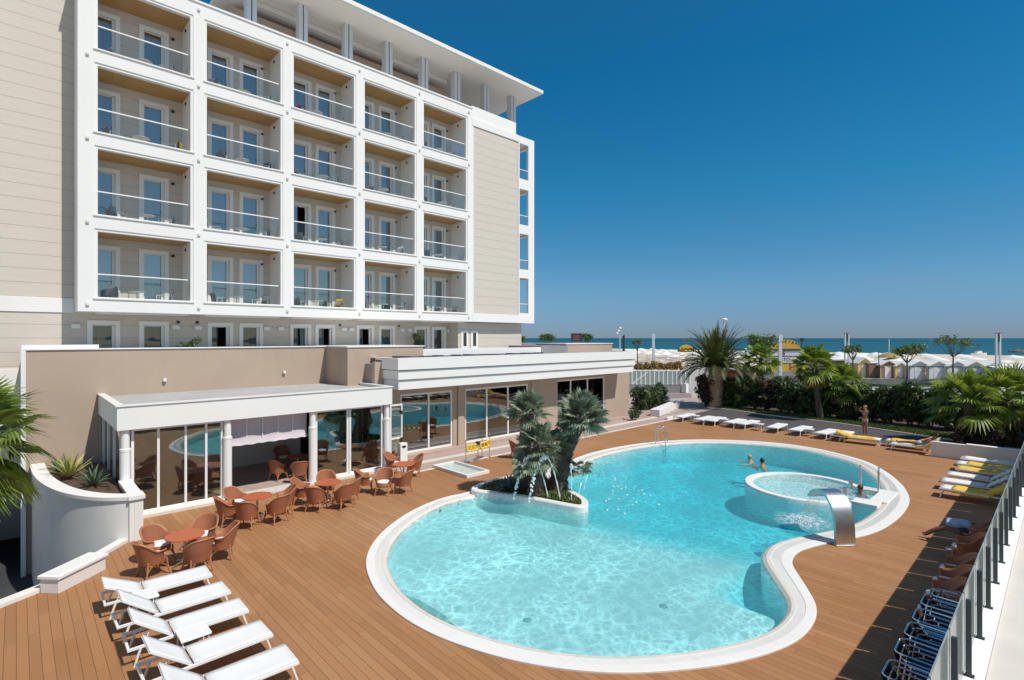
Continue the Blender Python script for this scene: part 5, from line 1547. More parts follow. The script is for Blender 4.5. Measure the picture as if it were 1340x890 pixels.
# hedge behind the far loungers, one shrub after another
HV = []
for v in range(4):
    r = empty('hedge_shrub'); random.seed(v+5)
    shrub_mesh(4200, 1.05,.95,2.35+.16*v,.125, 30, 40+v, .0).build('foliage', M['hedge2'] if v == 3 else M['hedge'], r); stems(2.0,.9).build('stems', M['bark'], r); HV.append(r)
index_kids(); usedv = set()
hp = [(41.9,20.6,3)]
yy = 19.0
while yy > 1.0:
    hp.append((42.3+.03*(yy-10)+random.uniform(-.25,.25), yy, random.choice([0,1,2,0,1,2,3]))); yy -= 1.0
for i, (x, y, v) in enumerate(hp):
    o = HV[v] if v not in usedv else copy_tree(HV[v]); usedv.add(v)
    o.location = (x,y,.02); o.rotation_euler = (0,0,random.random()*6); s_ = random.uniform(.9,1.08); o.scale = (s_,s_,s_*random.uniform(.92,1.05))
    tag(o, 'tall reddish brown shrub among the green hedge behind the far loungers' if v == 3 and i else ('dark reddish leaved shrub left of the date palm trunk' if i == 0 else 'dense dark green shrub of the hedge behind the far loungers'), 'shrub', 'shrubs of the far hedge')
for v in range(4):
    if v not in usedv: HV[v].location = (43.5, 8+v, .02); tag(HV[v], 'dense dark green shrub of the hedge behind the far loungers', 'shrub', 'shrubs of the far hedge')
# reddish undergrowth at the feet of the right palms
for px, py, la in ((1262,585,'low dark reddish shrub under the broad fan palms, left one'),(1300,590,'low dark reddish shrub under the broad fan palms, right one')):
    r = empty('low_shrub', ground(px,py), 0, la, 'shrub', 'low shrubs under the right palms'); shrub_mesh(900,.8,.7,1.1,.11,10,px).build('foliage', M['hedge2'], r); stems(.9,.7,5,.02).build('stems', M['bark'], r)
# oleanders past the end of the wing, with their white trough
for i, (px, py, la) in enumerate(((836,540,'tall oleander shrub right beside the end of the restaurant wing'),(850,536,'oleander shrub in the middle, behind the white trough'),(862,533,'oleander shrub on the right, behind the white trough'))):
    r = empty('oleander', ground(px,py), 0, la, 'shrub', 'oleanders past the wing'); shrub_mesh(1800,.95,.9,1.95,.14,16,70+i).build('foliage', M['bush'], r); stems(1.7,.9,8,.025).build('stems', M['bark'], r)
r = empty('low_shrub', ground(831,550), 0, 'low green shrub at the foot of the wing corner', 'shrub'); shrub_mesh(600,.5,.5,.7,.09,8,91).build('foliage', M['bush'], r); stems(.6,.4,4,.015).build('stems', M['bark'], r)
a, b = ground(857,545), ground(884,533)
mb = MB(); d = (b-a).normalized(); n = Vector((-d.y,d.x,0))*.35
mb.prism([a-n,b-n,b+n,a+n], 0, .5); tag(mb.build('trough', M['offwhite'], bevel=.03), 'long white planting trough in front of the oleanders beside the path', 'planter')
a = ground(860,547); mb = MB(); mb.box(a.x-.3,a.y-1.0,0,a.x+.9,a.y-.75,.16); tag(mb.build('step_kerb', M['offwhite'], bevel=.02), 'low white kerb stone between path and white trough', 'kerb')
# umbrella trees between hotel and beach
def umbrella_tree(px, base, top, bot, wpx, label, dens=900, lean=0, name='umbrella_pine', seed=1, layers=5):
    b = ground(px, base); k = CAMZ/(base-442.5); zt = CAMZ-(top-442.5)*k; zb = CAMZ-(bot-442.5)*k; R_ = wpx*k*.5
    r = empty(name, b, 0, label, 'tree', 'trees towards the beach'); random.seed(seed); mb = MB()
    fork = Vector((lean,0,zb*.80)); mb.tube([(0,0,0),(lean*.3+.05,0,zb*.4),fork], [.12,.09,.07], 7)
    tips = []
    for q in range(layers*2):
        a = 2.4*q; rr = R_*random.uniform(.35,.85); tip = Vector((lean+rr*math.cos(a), rr*math.sin(a), zb+(zt-zb)*random.uniform(.25,.75))); tips.append(tip)
        m = fork.lerp(tip,.5)+Vector((0,0,-.12)); mb.tube([fork,m,tip], [.05,.035,.012], 5)
    mb.build('trunk', M['bark'], r)
    mb = MB()
    for i in range(dens):
        c = random.choice(tips); p = c+Vector((random.gauss(0,R_*.22),random.gauss(0,R_*.22),random.gauss(0,(zt-zb)*.13)+.1)); s_ = random.uniform(.10,.22)
        nr = Vector((random.gauss(0,1),random.gauss(0,1),random.gauss(0,1)+.6)).normalized(); t = nr.orthogonal().normalized(); bb = nr.cross(t)
        mb.add([p-t*s_, p-bb*s_*.4, p+t*s_, p+bb*s_*.4], [(0,1,2,3)])
    mb.build('crown', M['pine'], r)
umbrella_tree(1187,506,451,468,36,'small umbrella tree with dense flat crown before the pale huts',1000,0,seed=2)
umbrella_tree(1247,505,438,458,44,'tall umbrella tree with thin open crown before the white hut roofs',520,.2,seed=3)
umbrella_tree(1116,503,452,464,26,'small umbrella tree beside the twin light columns in the middle',420,0,seed=4)
umbrella_tree(997,508,439,457,34,'dense green umbrella tree between the date palm and the ochre sign',1300,0,seed=5)
umbrella_tree(834,492,445,452,14,'tiny slender tree just right of the restaurant roof corner',260,0,seed=6)
umbrella_tree(717,490,437,447,22,'round bushy tree left of the maroon board above the wing roof',900,0,'round_tree',7)
umbrella_tree(768,490,437,447,17,'round bushy tree right of the maroon board above the wing roof',800,0,'round_tree',8)
umbrella_tree(684,490,440,448,8,'sliver of a tree showing at the hotel tower edge',400,0,'round_tree',9)
r = empty('pot_plant', (17.2,26.4,5.05), 0, 'small leafy plant on the upper terrace left of the tower base', 'plant'); shrub_mesh(500,.45,.45,.9,.08,8,93).build('foliage', M['bush'], r); stems(.7,.4,4,.015).build('stems', M['bark'], r)
r = empty('pot_plant', (5.45,25.9,4.95), 0, 'green plant on the upper terrace between the left first-floor windows', 'plant'); shrub_mesh(500,.5,.3,.75,.07,8,94).build('foliage', M['bush'], r); stems(.6,.4,4,.015).build('stems', M['bark'], r)

# ================================================================== PEOPLE
def figure(name, label, J, mat, loc=(0,0,0), rz=0, cat='person'):
    """J: list of (parent index, xyz, radius); one continuous skinned body"""
    me = bpy.data.meshes.new(name); me.from_pydata([j[1] for j in J], [(i, j[0]) for i, j in enumerate(J) if j[0] >= 0], []); me.materials.append(mat)
    o = bpy.data.objects.new(name, me); COL.objects.link(o); o.location = loc; o.rotation_euler = (0,0,rz)
    o.modifiers.new('skin', 'SKIN').use_smooth_shade = True
    for i, j in enumerate(J):
        sv = me.skin_vertices[0].data[i]; rr = j[2] if isinstance(j[2], tuple) else (j[2], j[2]); sv.radius = rr; sv.use_root = (i == 0)
    s_ = o.modifiers.new('sub', 'SUBSURF'); s_.levels = 2; s_.render_levels = 2
    return tag(o, label, cat)
def hair(parent, c, r, mat, dirb=(0,-.02,.02), long=0):
    mb = MB(); mb.blob((c[0]+dirb[0],c[1]+dirb[1],c[2]+dirb[2]), r*.98, r*1.08, r*1.08, 14, 10, .03)
    if long: mb.blob((c[0]+dirb[0]*2.2,c[1]+dirb[1]*2.2,c[2]-long*.5), r*.8, r*.6, long*.7, 12, 8, .05)
    return mb.build('hair', mat, parent)
# woman standing, both hands raised to her head; local +y is where she faces
st = figure('person', 'person in a bikini standing with raised arms on the dark path before the hedge', [
 (-1,(0,0,.95),(.155,.115)),(0,(0,0,1.10),(.12,.09)),(1,(0,0,1.28),(.15,.10)),(2,(0,0,1.42),(.10,.07)),(3,(0,.01,1.50),.05),(4,(0,.02,1.58),(.075,.085)),(5,(0,.02,1.68),(.075,.09)),
 (2,(.17,0,1.38),.052),(7,(.33,.08,1.44),.042),(8,(.17,.16,1.62),.034),(9,(.10,.14,1.68),.03),(2,(-.17,0,1.38),.052),(11,(-.33,.08,1.44),.042),(12,(-.17,.16,1.62),.034),(13,(-.10,.14,1.68),.03),
 (0,(.09,0,.84),.095),(15,(.10,.01,.48),.058),(16,(.10,-.01,.28),.056),(17,(.10,-.02,.07),.038),(18,(.11,.12,.03),.03),(0,(-.09,0,.84),.095),(20,(-.10,.01,.48),.058),(21,(-.10,-.01,.28),.056),(22,(-.10,-.02,.07),.038),(23,(-.11,.12,.03),.03)], M['skin'])
stp = ground(1132,570.5); st.location = stp; st.rotation_euler = (0,0,.95)
hair(st, (0,.02,1.66), .10, M['hairb'], (0,-.02,.03), .16)
mb = MB(); mb.lathe([(.165,.86),(.175,.93),(.165,.99)], 18, M=Matrix.Diagonal((1,.78,1,1))); mb.build('bikini_bottom', M['bikini'], st)
mb = MB(); mb.lathe([(.155,1.26),(.165,1.30),(.158,1.34)], 18, M=Matrix.Diagonal((1,.72,1,1))); mb.build('bikini_top', M['bikini'], st)
# swimmers, only head, shoulders and arms above the water
def swimmer(label, px, py, face, sk, hr, rz_off=0, arms=1):
    p = ground(px,py,.12); a = math.atan2(face.y, face.x)-PI/2
    o = figure('person', label, [(-1,(0,-.35,-.35),(.14,.1)),(0,(0,-.12,-.10),(.16,.10)),(1,(0,0,.0),(.13,.085)),(2,(0,.03,.09),.055),(3,(0,.05,.16),(.075,.085)),(4,(0,.05,.26),(.075,.088)),
      (2,(.17,.02,-.05),.055),(6,(.34,.20,-.11),.042),(7,(.36,.44,-.10),.034),(8,(.34,.56,-.09),.026),(2,(-.17,.02,-.05),.055),(10,(-.34,.20,-.11),.042),(11,(-.36,.44,-.10),.034),(12,(-.34,.56,-.09),.026)], sk, (p.x,p.y,-.02), a)
    hair(o, (0,.05,.23), .095, hr, (0,-.02,.03)); return o
swimmer('person swimming in the far part of the pool, bald or capped, left of the pair', 982,601, towards(160), M['skin2'], M['skin2'])
swimmer('dark haired person in the pool, nearer and right of the pair', 998,606, towards(100), M['skin'], M['hair'])
swimmer('person with auburn hair leaning at the whirlpool gate, arms on the rim', 1127,642, towards(170), M['skin3'], M['hairr'])
# reclining person on the far right lounger
def recliner(label, loc, rz, rise, sk, sit=False):
    c, s_ = math.cos(rise), math.sin(rise)
    B = lambda d, y, n=.11: (-1.28-d*c+n*s_, y, .36+d*s_+n*c)
    J = [(-1,(-1.20,0,.47),(.12,.15)),(0,B(.18,0),(.11,.13)),(1,B(.38,0,.12),(.11,.15)),(2,B(.52,0,.12),(.07,.09)),(3,B(.60,0,.13),.05),(4,B(.70,0,.16),(.085,.08)),(5,B(.80,0,.18),(.085,.08)),
     (2,B(.46,.18,.11),.05),(7,B(.22,.30,.12),.042),(8,(-1.22,.30,.50),.034),(9,(-1.10,.25,.50),.03),(2,B(.46,-.18,.11),.05),(11,B(.22,-.30,.12),.042),(12,(-1.15,-.22,.56),.034),(13,(-1.05,-.12,.58),.03),
     (0,(-1.08,.10,.46),.088),(15,(-.72,.12,.50 if not sit else .52),.06),(16,(-.45,.12,.46 if not sit else .36),.055),(17,(-.28,.11,.42 if not sit else .2),.038),(18,(-.22,.11,.50 if not sit else .22),.03),
     (0,(-1.08,-.10,.46),.088),(20,(-.72,-.12,.47 if not sit else .50),.06),(21,(-.45,-.11,.44 if not sit else .34),.055),(22,(-.25,-.10,.42 if not sit else .18),.038),(23,(-.18,-.10,.50 if not sit else .2),.03)]
    o = figure('person', label, J, sk, loc, rz); h = B(.76,0,.17)
    hair(o, h, .09, M['hair'], (-.03*c,0,.02))
    return o
rc = recliner('person reclining on the last lounger of the far row by the low white wall', (32.6,6.15,0), PI/2, .62, M['skin3'])
mb = MB(); mb.blob((-1.16,0,.50), .18,.22,.12, 14, 8); mb.build('pale_shorts', M['bluec'], rc)
sp = ground(1217,697,.2)
sb = recliner('sunbather in the railing shade with legs stretched into the sun', (sp.x,3.02,-.06), PI/2, .75, M['skin3'], True)
mb = MB(); mb.blob((-1.14,0,.50), .19,.21,.12, 14, 8); mb.build('navy_trunks', M['navy'], sb)
put_chair(sp.x, 1.62, sp.x, 6, 'wicker armchair in the railing shade that the sunbather sits in', 'wicker armchairs lined up in the railing shade')
towel('hand_towel', M['bluec'], [(sp.x+.1,2.3,.62),(sp.x+.12,2.05,.66),(sp.x+.15,1.8,.66)], .42, 'pale blue towel across the lap of the sunbather in the shade')
for dx, la in ((0,'left'),(.14,'right')):
    mb = MB(); q = ground(1243,719,.03); mb.blob((q.x+dx,q.y,.025), .045,.12,.025, 10, 6); tag(mb.build('flip_flop', M['bluec']), 'pale blue %s flip-flop on the shaded deck below the sunbather' % la, 'sandal', 'pair of flip-flops')

# ================================================================== TOWARDS THE BEACH
def hut(px, base, wpx, label, wall, eave=2.0, ridge=2.55, trim='hutgreen', dp=2.6):
    b = ground(px, base); k = CAMZ/(base-442.5); w = wpx*k
    r = empty('beach_hut', b, YAW-PI/2, label, 'hut', 'beach huts'); h = w/2-.03
    mb = MB(); mb.add([(-h,0,0),(h,0,0),(h,0,eave),(0,0,ridge-.06),(-h,0,eave),(-h,dp,0),(h,dp,0),(h,dp,eave),(0,dp,ridge-.06),(-h,dp,eave)], [(0,1,2,3,4),(9,8,7,6,5),(0,4,9,5),(1,6,7,2)])
    mb.build('wall', M[wall], r)
    mb = MB(); e = h+.16
    for sg in (-1,1):
        mb.add([(0,-.3,ridge),(sg*e,-.3,eave-.12),(sg*e,dp+.2,eave-.12),(0,dp+.2,ridge),(0,-.3,ridge-.07),(sg*e,-.3,eave-.19),(sg*e,dp+.2,eave-.19),(0,dp+.2,ridge-.07)], [(0,1,2,3),(4,7,6,5),(0,4,5,1),(1,5,6,2),(2,6,7,3)])
    mb.build('roof', M['hutroof'], r)
    mb = MB(); mb.box(-h*.42,-.03,.05,h*.42,-.002,1.75); mb.build('door', M['offwhite'] if wall != 'hutwall' else 'x' and M['hutwall'], r)
    mb = MB()
    for sg in (-1,1): mb.box(sg*h-.05,-.05,0,sg*h+.05,-.004,eave-.2)
    mb.box(-h,-.04,eave-.32,h,-.003,eave-.22); mb.build('trim', M[trim], r)
hx = [1162,1202,1226,1249,1272,1295]
hut(1162,495,20,'brown boarded beach hut with pale roof, leftmost of the gabled row','hutbrown',trim='hutcream')
hut(1178,495.3,13,'narrow cream yellow beach hut beside the brown one','hutcream',1.9,2.3,'hutcream')
for i, x in enumerate((1202,1227,1251,1275,1299)):
    hut(x,496+.4*i,24.5,'pale grey gabled beach hut with green trim, %s of five' % ['first from the left','second from the left','in the middle','second from the right','rightmost'][i],'hutwall')
hut(1131,494,17,'cream beach hut with white roof left of the thatched parasol','hutcream',2.2,2.9,'hutcream')
b = ground(1144,494.5); bh = empty('shed', b, YAW-PI/2, 'flat brown boarded shed between the cream hut and the gabled row', 'shed'); mb = MB(); mb.box(-.75,0,0,.75,2,2.1); mb.build('wall', M['hutbrown'], bh); mb = MB(); mb.box(-.8,-.1,2.102,.8,2.1,2.17); mb.build('roof', M['hutroof'], bh)
b = ground(1080,491); bh = empty('beach_bar', b, YAW-PI/2, 'long low brown beach bar with a white flat roof behind the fan palms', 'beach bar'); mb = MB(); mb.box(-3,0,0,4.2,4,2.3); mb.build('wall', M['hutbrown'], bh); mb = MB(); mb.box(-3.4,-.6,2.302,4.6,4.4,2.5); mb.build('roof', M['hutroof'], bh); mb = MB(); mb.box(-2.6,-.03,.9,3.8,-.002,1.9); mb.build('serving_hatch', M['stonegrey'], bh)
b = ground(1325,499); bh = empty('long_hut', b, YAW-PI/2, 'long boarded hut block with pale roof at the right picture edge', 'hut'); mb = MB(); mb.box(-1.6,0,0,7,3,1.7); mb.build('wall', M['hutwall'], bh)
mb = MB(); mb.add([(-1.8,-.3,1.7),(7.2,-.3,1.7),(7.2,3.2,2.1),(-1.8,3.2,2.1),(-1.8,-.3,1.62),(7.2,-.3,1.62),(7.2,3.2,2.02),(-1.8,3.2,2.02)], [(0,1,2,3),(7,6,5,4),(0,4,5,1),(3,7,4,0)]); mb.build('roof', M['hutroof'], bh)
for k in range(12):
    mb = MB(); mb.box(-1.5+.7*k,-.03,.1,-1.1+.7*k,-.002,1.6); mb.build('door', M['offwhite'], bh)
# people strolling past the huts
wk = figure('person', 'person in pale shorts walking past the pale grey huts', [(-1,(0,0,.95),(.15,.11)),(0,(0,0,1.2),(.15,.10)),(1,(0,0,1.42),(.11,.08)),(2,(0,.01,1.52),.055),(3,(0,.02,1.62),(.08,.09)),(4,(0,.02,1.71),(.08,.09)),(2,(.19,0,1.38),.05),(6,(.23,-.02,1.12),.042),(7,(.22,.12,.9),.034),(2,(-.19,0,1.38),.05),(9,(-.23,.02,1.12),.042),(10,(-.22,.14,.9),.034),(0,(.09,.02,.82),.09),(12,(.1,.14,.48),.06),(13,(.1,.05,.06),.04),(14,(.1,.18,.03),.03),(0,(-.09,-.02,.82),.09),(16,(-.1,-.05,.48),.06),(17,(-.1,-.2,.08),.04),(18,(-.1,-.08,.03),.03)], M['skin'], ground(1210,496.5), 2.4)
mb = MB(); mb.lathe([(.17,.62),(.18,.85),(.17,1.0)], 14, M=Matrix.Diagonal((1,.75,1,1))); mb.build('shorts', M['bikini'], wk); hair(wk,(0,.02,1.69),.09,M['hair'])
# low stone walls
def low_wall(a, b, h, th, label, mat, name='low_wall', cat='wall'):
    d = (b-a).normalized(); n = Vector((-d.y,d.x,0))*th
    mb = MB(); mb.prism([a,b,b+n,a+n], -.05, h); return tag(mb.build(name, M[mat]), label, cat)
low_wall(ground(1048,501.5), ground(1240,504), .68, .3, 'low grey stone wall running in front of the beach huts', 'stonegrey')
low_wall(ground(960,500), ground(1046,501), .9, .3, 'low grey stone wall in front of the ochre beach building', 'stonegrey')
# ramp with pale green glass balustrade
a, b = ground(815,514), ground(893,514)
low_wall(a, b, .85, .4, 'grey ramp wall under the pale green glass fence', 'stonegrey', 'ramp_wall')
e = ground(896,514); mb = MB(); mb.box(e.x-.25,e.y-.3,0,e.x+.25,e.y+.3,.95); tag(mb.build('end_pier', M['white'], bevel=.02), 'white end pier of the grey ramp wall', 'pier')
gf = empty('glass_fence', a, 0, 'pale green glass fence with white posts on the ramp beyond the wing', 'fence')
d = (b-a)*1.12; nP = 16
for i in range(nP):
    p = d*i/(nP-1); mb = MB(); mb.box(p.x-.05,p.y-.05,.86,p.x+.05,p.y+.05,2.3); mb.build('post', M['white'], gf)
    if i < nP-1:
        q = d*(i+1)/(nP-1); mb = MB(); n = Vector((-d.y,d.x,0)).normalized()*.01
        mb.prism([p+d/(nP-1)*.08, q-d/(nP-1)*.08, q-d/(nP-1)*.08+n, p+d/(nP-1)*.08+n], .95, 2.15); mb.build('glass_panel', M['palefrost'], gf)
mb = MB(); mb.tube([Vector((0,0,2.32)), d+Vector((0,0,2.32))], .05, 6); mb.build('top_rail', M['white'], gf)
mb = MB(); mb.tube([d*.12+Vector((-.4,-.4,.95)), d*.36+Vector((-.4,-.4,2.2))], .05, 6); mb.build('stair_handrail', M['white'], gf)
a, b = ground(858,522), ground(905,520); mb = MB(); mb.prism([a,b,ground(905,514.8),ground(858,514.8)], -.02, .012); tag(mb.build('ramp_path', M['pinksoil']), kind='structure')
# flowering shrubs along the promenade
random.seed(9)
fs = shrub_mesh(500,1.0,.9,1.55,.2,10,55).build('flower_shrub', M['flower']); first = True
for i, x in enumerate((836,846,856,866,876,886)):
    o = fs if first else fs.copy()
    if not first: COL.objects.link(o)
    first = False; o.location = ground(x,487); o.rotation_euler = (0,0,i*1.3); o.scale = (1.1,1.1,1+.1*(i%3))
    tag(o, 'orange flowering shrub in the row before the white beach parasols', 'shrub', 'flowering shrubs on the promenade')
# light columns, lamps
def pole_pair(px, base, top, wpx, label, twin=True):
    b = ground(px, base); k = CAMZ/(base-442.5); H_ = CAMZ-(top-442.5)*k; w = wpx*k
    r = empty('light_column', b, YAW-PI/2, label, 'light column', 'light columns'); 
    if twin:
        for s_ in (-1,1): mb = MB(); mb.box(s_*w*.5-w*.17,-.1,0,s_*w*.5+w*.17,.1,H_); mb.build('post', M['greycol'], r)
        mb = MB(); mb.box(-w*.68,-.12,H_-.02*0+.002,w*.68,.12,H_+.08); mb.box(-w*.32,-.08,H_-1.1,w*.32,.08,H_-.05); mb.build('lamp_head', M['post'], r)
    else:
        mb = MB(); mb.box(-w*.5,-.12,0,w*.5,.12,H_); mb.build('post', M['greycol'], r); mb = MB(); mb.box(-w*.62,-.16,H_-.9,w*.62,-.122,H_-.1); mb.build('lamp_head', M['greycol'], r)
pole_pair(855,486,437,3.2,'single grey light column left of the yellow arched name sign',False)
pole_pair(1021,499,438,4,'single grey light column in front of the ochre beach building',False)
pole_pair(1108,496,436.5,4.5,'twin post light column by the small umbrella tree')
pole_pair(1306,499,436.5,5,'twin post light column at the right above the pale huts')
b = ground(947,505); sl = empty('street_lamp', b, YAW-PI/2, 'street lamp with white head rising behind the date palm crown', 'street lamp'); k = CAMZ/62.5; H_ = CAMZ+24*k
mb = MB(); mb.tube([(0,0,0),(0,0,H_)], [.11,.07], 8); mb.build('pole', M['greycol'], sl); mb = MB(); mb.blob((.12,0,H_+.02), .32,.22,.2, 14, 8); mb.build('lamp_head', M['white'], sl)
b = ground(976,500); sl = empty('street_lamp', b, 0, 'thick grey lamp post right of the date palm trunk', 'street lamp'); mb = MB(); mb.tube([(0,0,0),(0,0,4.0)], [.2,.16], 8); mb.build('pole', M['greycol'], sl); mb = MB(); mb.lathe([(.18,4.0),(.25,4.2),(.1,4.4)], 10); mb.build('lamp_head', M['white'], sl)
b = ground(811,490); fl = empty('floodlight_mast', b, YAW-PI/2, 'floodlight mast with three tilted white lamps above the wing roof', 'floodlight'); k = CAMZ/47.5
mb = MB(); mb.tube([(0,0,0),(0,0,CAMZ+4*k)], [.12,.08], 7); mb.tube([(-.5,0,CAMZ+5*k),(.0,0,CAMZ+13*k)], .05, 6); mb.build('mast', M['greycol'], fl)
for i in range(3): mb = MB(); mb.blob((-.45+.24*i,-.1,CAMZ+(6+3.4*i)*k), .22,.16,.2, 10, 6); mb.build('lamp', M['white'], fl)
b = ground(816,489); mb = MB(); mb.box(-.16,-.1,0,-.02,.1,CAMZ+.35); mb.box(.1,-.1,0,.2,.1,CAMZ+.5); mb.box(-.02,-.04,5.2,.1,.04,5.3); o = mb.build('twin_pole', M['post']); o.location = b; tag(o, 'short dark twin pole beside the floodlight mast', 'pole')
# signs with their lettering
def text_mesh(body, size, mat, parent, loc, rot, name='lettering', ext=.02, space=1.0):
    cu = bpy.data.curves.new(name, 'FONT'); cu.body = body; cu.size = size; cu.align_x = 'CENTER'; cu.align_y = 'CENTER'; cu.extrude = ext; cu.space_character = space
    t = bpy.data.objects.new(name, cu); COL.objects.link(t); dg = bpy.context.evaluated_depsgraph_get(); me = bpy.data.meshes.new_from_object(t.evaluated_get(dg)); bpy.data.objects.remove(t); 
    o = bpy.data.objects.new(name, me); COL.objects.link(o); me.materials.clear(); me.materials.append(mat); o.parent = parent; o.location = loc; o.rotation_euler = rot; return o
d0 = 118.0; u = (898-670)/FPX*d0
b = Vector((VX*d0+RX*u, VY*d0+RY*u, 0)); zc = CAMZ-(461-442.5)/FPX*d0
sg = empty('arched_sign', b, YAW-PI/2, 'yellow arched sign lettered ASCOT above the white beach parasols', 'sign')
mb = MB(); pts = [(3.7*.5*math.cos(PI*i/24), 1.7*math.sin(PI*i/24)) for i in range(25)]
mb.add([(p[0],0,zc+p[1]) for p in pts]+[(p[0],.12,zc+p[1]) for p in pts], [tuple(range(24,-1,-1)), tuple(range(25,50))]+[(i,i+1,26+i,25+i) for i in range(24)]+[(24,0,25,49)])
mb.build('board', M['ochre'], sg); text_mesh('ASCOT', 1.25, M['black'], sg, (0,-.03,zc+.45), (PI/2,0,0), space=1.0)
for x in (-1.4,1.4): mb = MB(); mb.box(x-.06,.02,0,x+.06,.1,zc); mb.build('post', M['greycol'], sg)
b = ground(1030,493); k = CAMZ/50.5; Z = lambda py: CAMZ-(py-442.5)*k
ob = empty('beach_club', b, YAW-PI/2, 'ochre and grey beach club front with an arched sign and big letters', 'beach club')
mb = MB(); mb.box(-22*k,0,0,24*k,3,Z(486)); mb.build('plinth', M['stonegrey'], ob)
mb = MB(); mb.box(-22*k,.05,Z(486),24*k,3,Z(475)); mb.build('wall', M['ochre'], ob)
mb = MB(); mb.box(-22*k,-.05,Z(474.6),24*k,3,Z(467)); mb.box(-22*k,.02,Z(466),24*k,3,Z(459)); mb.build('panel', M['hutwall'], ob)
mb = MB(); mb.box(-22.5*k,-.08,Z(466.9),24.5*k,3,Z(466.1)); mb.box(-22.5*k,-.1,Z(458.8),40*k,3.2,Z(457.2)); mb.build('cornice', M['post'], ob)
mb = MB(); n_ = 20; pts = [(-1*k+20*k*math.cos(PI*i/n_), Z(456.5)+12.5*k*math.sin(PI*i/n_)*.95) for i in range(n_+1)]
mb.add([(p[0],.1,p[1]) for p in pts]+[(p[0],.25,p[1]) for p in pts], [tuple(range(n_,-1,-1)), tuple(range(n_+1,2*n_+2))]+[(i,i+1,n_+2+i,n_+1+i) for i in range(n_)])
mb.build('arched_board', M['ochre'], ob)
W_T = 'ASSOCIATI'
for i, ch in enumerate(W_T):
    a = math.radians(152-124*i/(len(W_T)-1)); text_mesh(ch, .52, M['post'], ob, (-1*k+17.5*k*math.cos(a), .06, Z(456.5)+10.2*k*math.sin(a)*.95), (PI/2, -(a-PI/2)*.7, 0), 'letter')
text_mesh('6', .95, M['post'], ob, (-4.2*k,-.0,Z(462.5)), (PI/2,0,0), 'numeral'); text_mesh('B ATO', .68, M['post'], ob, (-5.5*k,-.07,Z(470.9)), (PI/2,0,0), 'lettering', space=1.05)
mb = MB(); mb.box(3*k,.02,Z(484),6*k,.048,Z(476)); mb.build('door', M['hutbrown'], ob)
mb = MB(); mb.box(17*k,-.1,Z(446.5),21.5*k,0,Z(442.5)); mb.tube([(19*k,0,Z(457)),(19*k,0,Z(446))], .05, 6); mb.build('loudspeaker', M['black'], ob)
d0 = 80.0; u = (754.5-670)/FPX*d0; b = Vector((VX*d0+RX*u, VY*d0+RY*u, 0))
ms = empty('maroon_board', b, YAW-PI/2, 'dark maroon notice board on posts showing above the wing roof', 'board'); zt = CAMZ+5.5/FPX*d0
mb = MB(); mb.box(-.75,0,zt-1.15,.75,.1,zt); mb.build('board', M['maroon'], ms); mb = MB(); mb.box(-.85,-.02,zt,.85,.14,zt+.08); mb.box(-.85,-.02,zt-1.2,-.752,.14,zt); mb.box(.752,-.02,zt-1.2,.85,.14,zt); mb.build('frame', M['post'], ms)
for x in (-.8,.8): mb = MB(); mb.box(x-.05,.02,0,x+.05,.1,zt-1.2); mb.build('post', M['post'], ms)
for i in range(3): mb = MB(); mb.box(-.5,-.012,zt-.38-.28*i,.5-.15*(i==2),-.002,zt-.26-.28*i); mb.build('faded_line', M['hutbrown'], ms)
# small things on the promenade behind the date palm
b = ground(968,505); o = empty('kiosk', b, YAW-PI/2, 'small kiosk with red roof and blue front behind the date palm', 'kiosk'); mb = MB(); mb.box(-1.6,0,0,1.6,1.6,1.7); mb.build('wall', M['redp'], o); mb = MB(); mb.box(-.2,-.04,.2,1.0,-.002,1.3); mb.build('front_panel', M['bluep'], o); mb = MB(); mb.box(-1.8,-.4,1.702,1.8,1.8,1.85); mb.build('roof', M['maroon'], o)
b = ground(1163,495); pr = empty('thatched_parasol', ground(1163,488), 0, 'round thatched beach parasol behind the brown hut', 'parasol'); mb = MB(); mb.lathe([(1.55,2.5),(1.6,2.55),(1.1,3.0),(.0,3.35)], 16); mb.build('thatch', M['thatch'], pr); mb = MB(); mb.tube([(0,0,0),(0,0,3)], .07, 6); mb.build('pole', M['bark'], pr)
b = ground(1163.5,480); mb = MB(); mb.tube([(0,0,0),(0,0,CAMZ-.2)], .06, 6); o = mb.build('flagpole', M['white']); o.location = b; tag(o, 'thin white flagpole rising against the sea above the thatched parasol', 'flagpole')
for px, top, la in ((1150,460,'thin dark pole beside the brown shed'),(1316,478,'thin dark pole at the right end of the pale huts')):
    b = ground(px,495); mb = MB(); mb.tube([(0,0,0),(0,0,CAMZ-(top-442.5)*CAMZ/52.5)], .06, 6); o = mb.build('pole', M['post']); o.location = b; tag(o, la, 'pole')
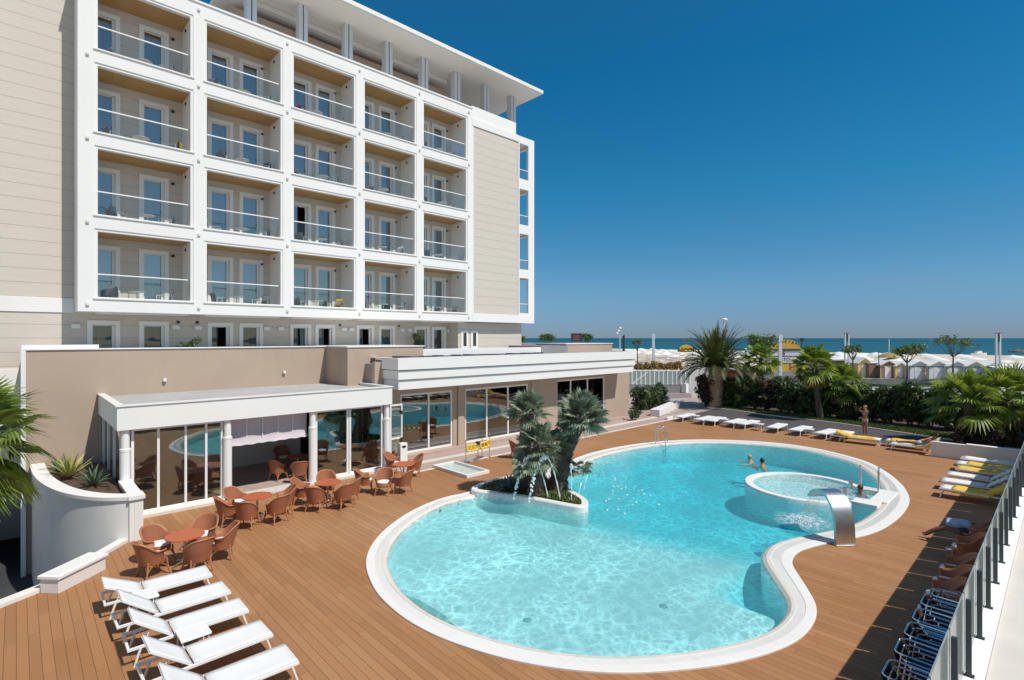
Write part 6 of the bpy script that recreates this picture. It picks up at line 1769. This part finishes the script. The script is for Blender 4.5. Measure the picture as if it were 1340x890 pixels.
# white beach parasols on the sand
um = MB(); um.lathe([(1.25,1.95),(1.22,2.0),(.55,2.32),(.0,2.45)], 10, smooth=False); um.tube([(0,0,0),(0,0,2.3)], .03, 5)
up = um.build('beach_parasol', M['canvas']); first = True; random.seed(14)
for row in range(12):
    X_ = 101+row*3.7
    for c_ in range(20):
        Y_ = -36+c_*6.6+(row%2)*3.7+random.uniform(-1.2,1.2)
        dd = X_*VX+Y_*VY; ll = X_*RX+Y_*RY; px = 670+FPX*ll/dd
        if not (822 < px < 1345) or (px > 1190 and row % 3): continue
        o = up if first else up.copy()
        if not first: COL.objects.link(o)
        first = False; o.location = (X_+random.uniform(-1.5,1.5), Y_, 0); s_ = random.uniform(1.05,1.5); o.scale = (s_,s_,1+random.uniform(-.06,.1)); o.rotation_euler = (0,0,random.random())
        tag(o, 'white beach parasol standing in rows on the sand', 'beach parasol', 'white beach parasols')
# boats
def boat(px, py, dist, L_, label, dark):
    u = (px-670)/FPX*dist; b = Vector((VX*dist+RX*u, VY*dist+RY*u, -.6)); r = empty('boat', b, YAW-PI/2+.2, label, 'boat')
    rows = []
    for i in range(9):
        t = i/8; w = .95*math.sin(PI*min(1,.25+.75*t)*.5+.0)*(1 if t < .7 else (1-((t-.7)/.3)**1.6)); x = L_*(t-.5)
        rows.append([(x,-w,.85+.25*t),(x,-w*.75,.1),(x,0,-.15+.3*max(0,t-.7)),(x,w*.75,.1),(x,w,.85+.25*t)])
    mb = MB(); mb.loft(rows); mb.add(rows[0], [(0,1,2,3,4)]); mb.build('hull', M['white'] if not dark else M['stonegrey'], r)
    mb = MB(); mb.box(-L_*.2,-.5,.5,L_*.12,.5,1.5); mb.box(-L_*.05,-.45,1.502,L_*.1,.45,1.75); mb.build('cabin', M['white'] if not dark else M['hutbrown'], r)
    mb = MB(); mb.box(-L_*.42,-.8,.78,L_*.3,.8,.84); mb.build('deck', M['hutroof'], r)
boat(1281,467,186,7,'white motorboat in the surf close to the shore',False)
boat(1331,461,235,9,'dark boat with a low cabin farther out at the right edge',True)
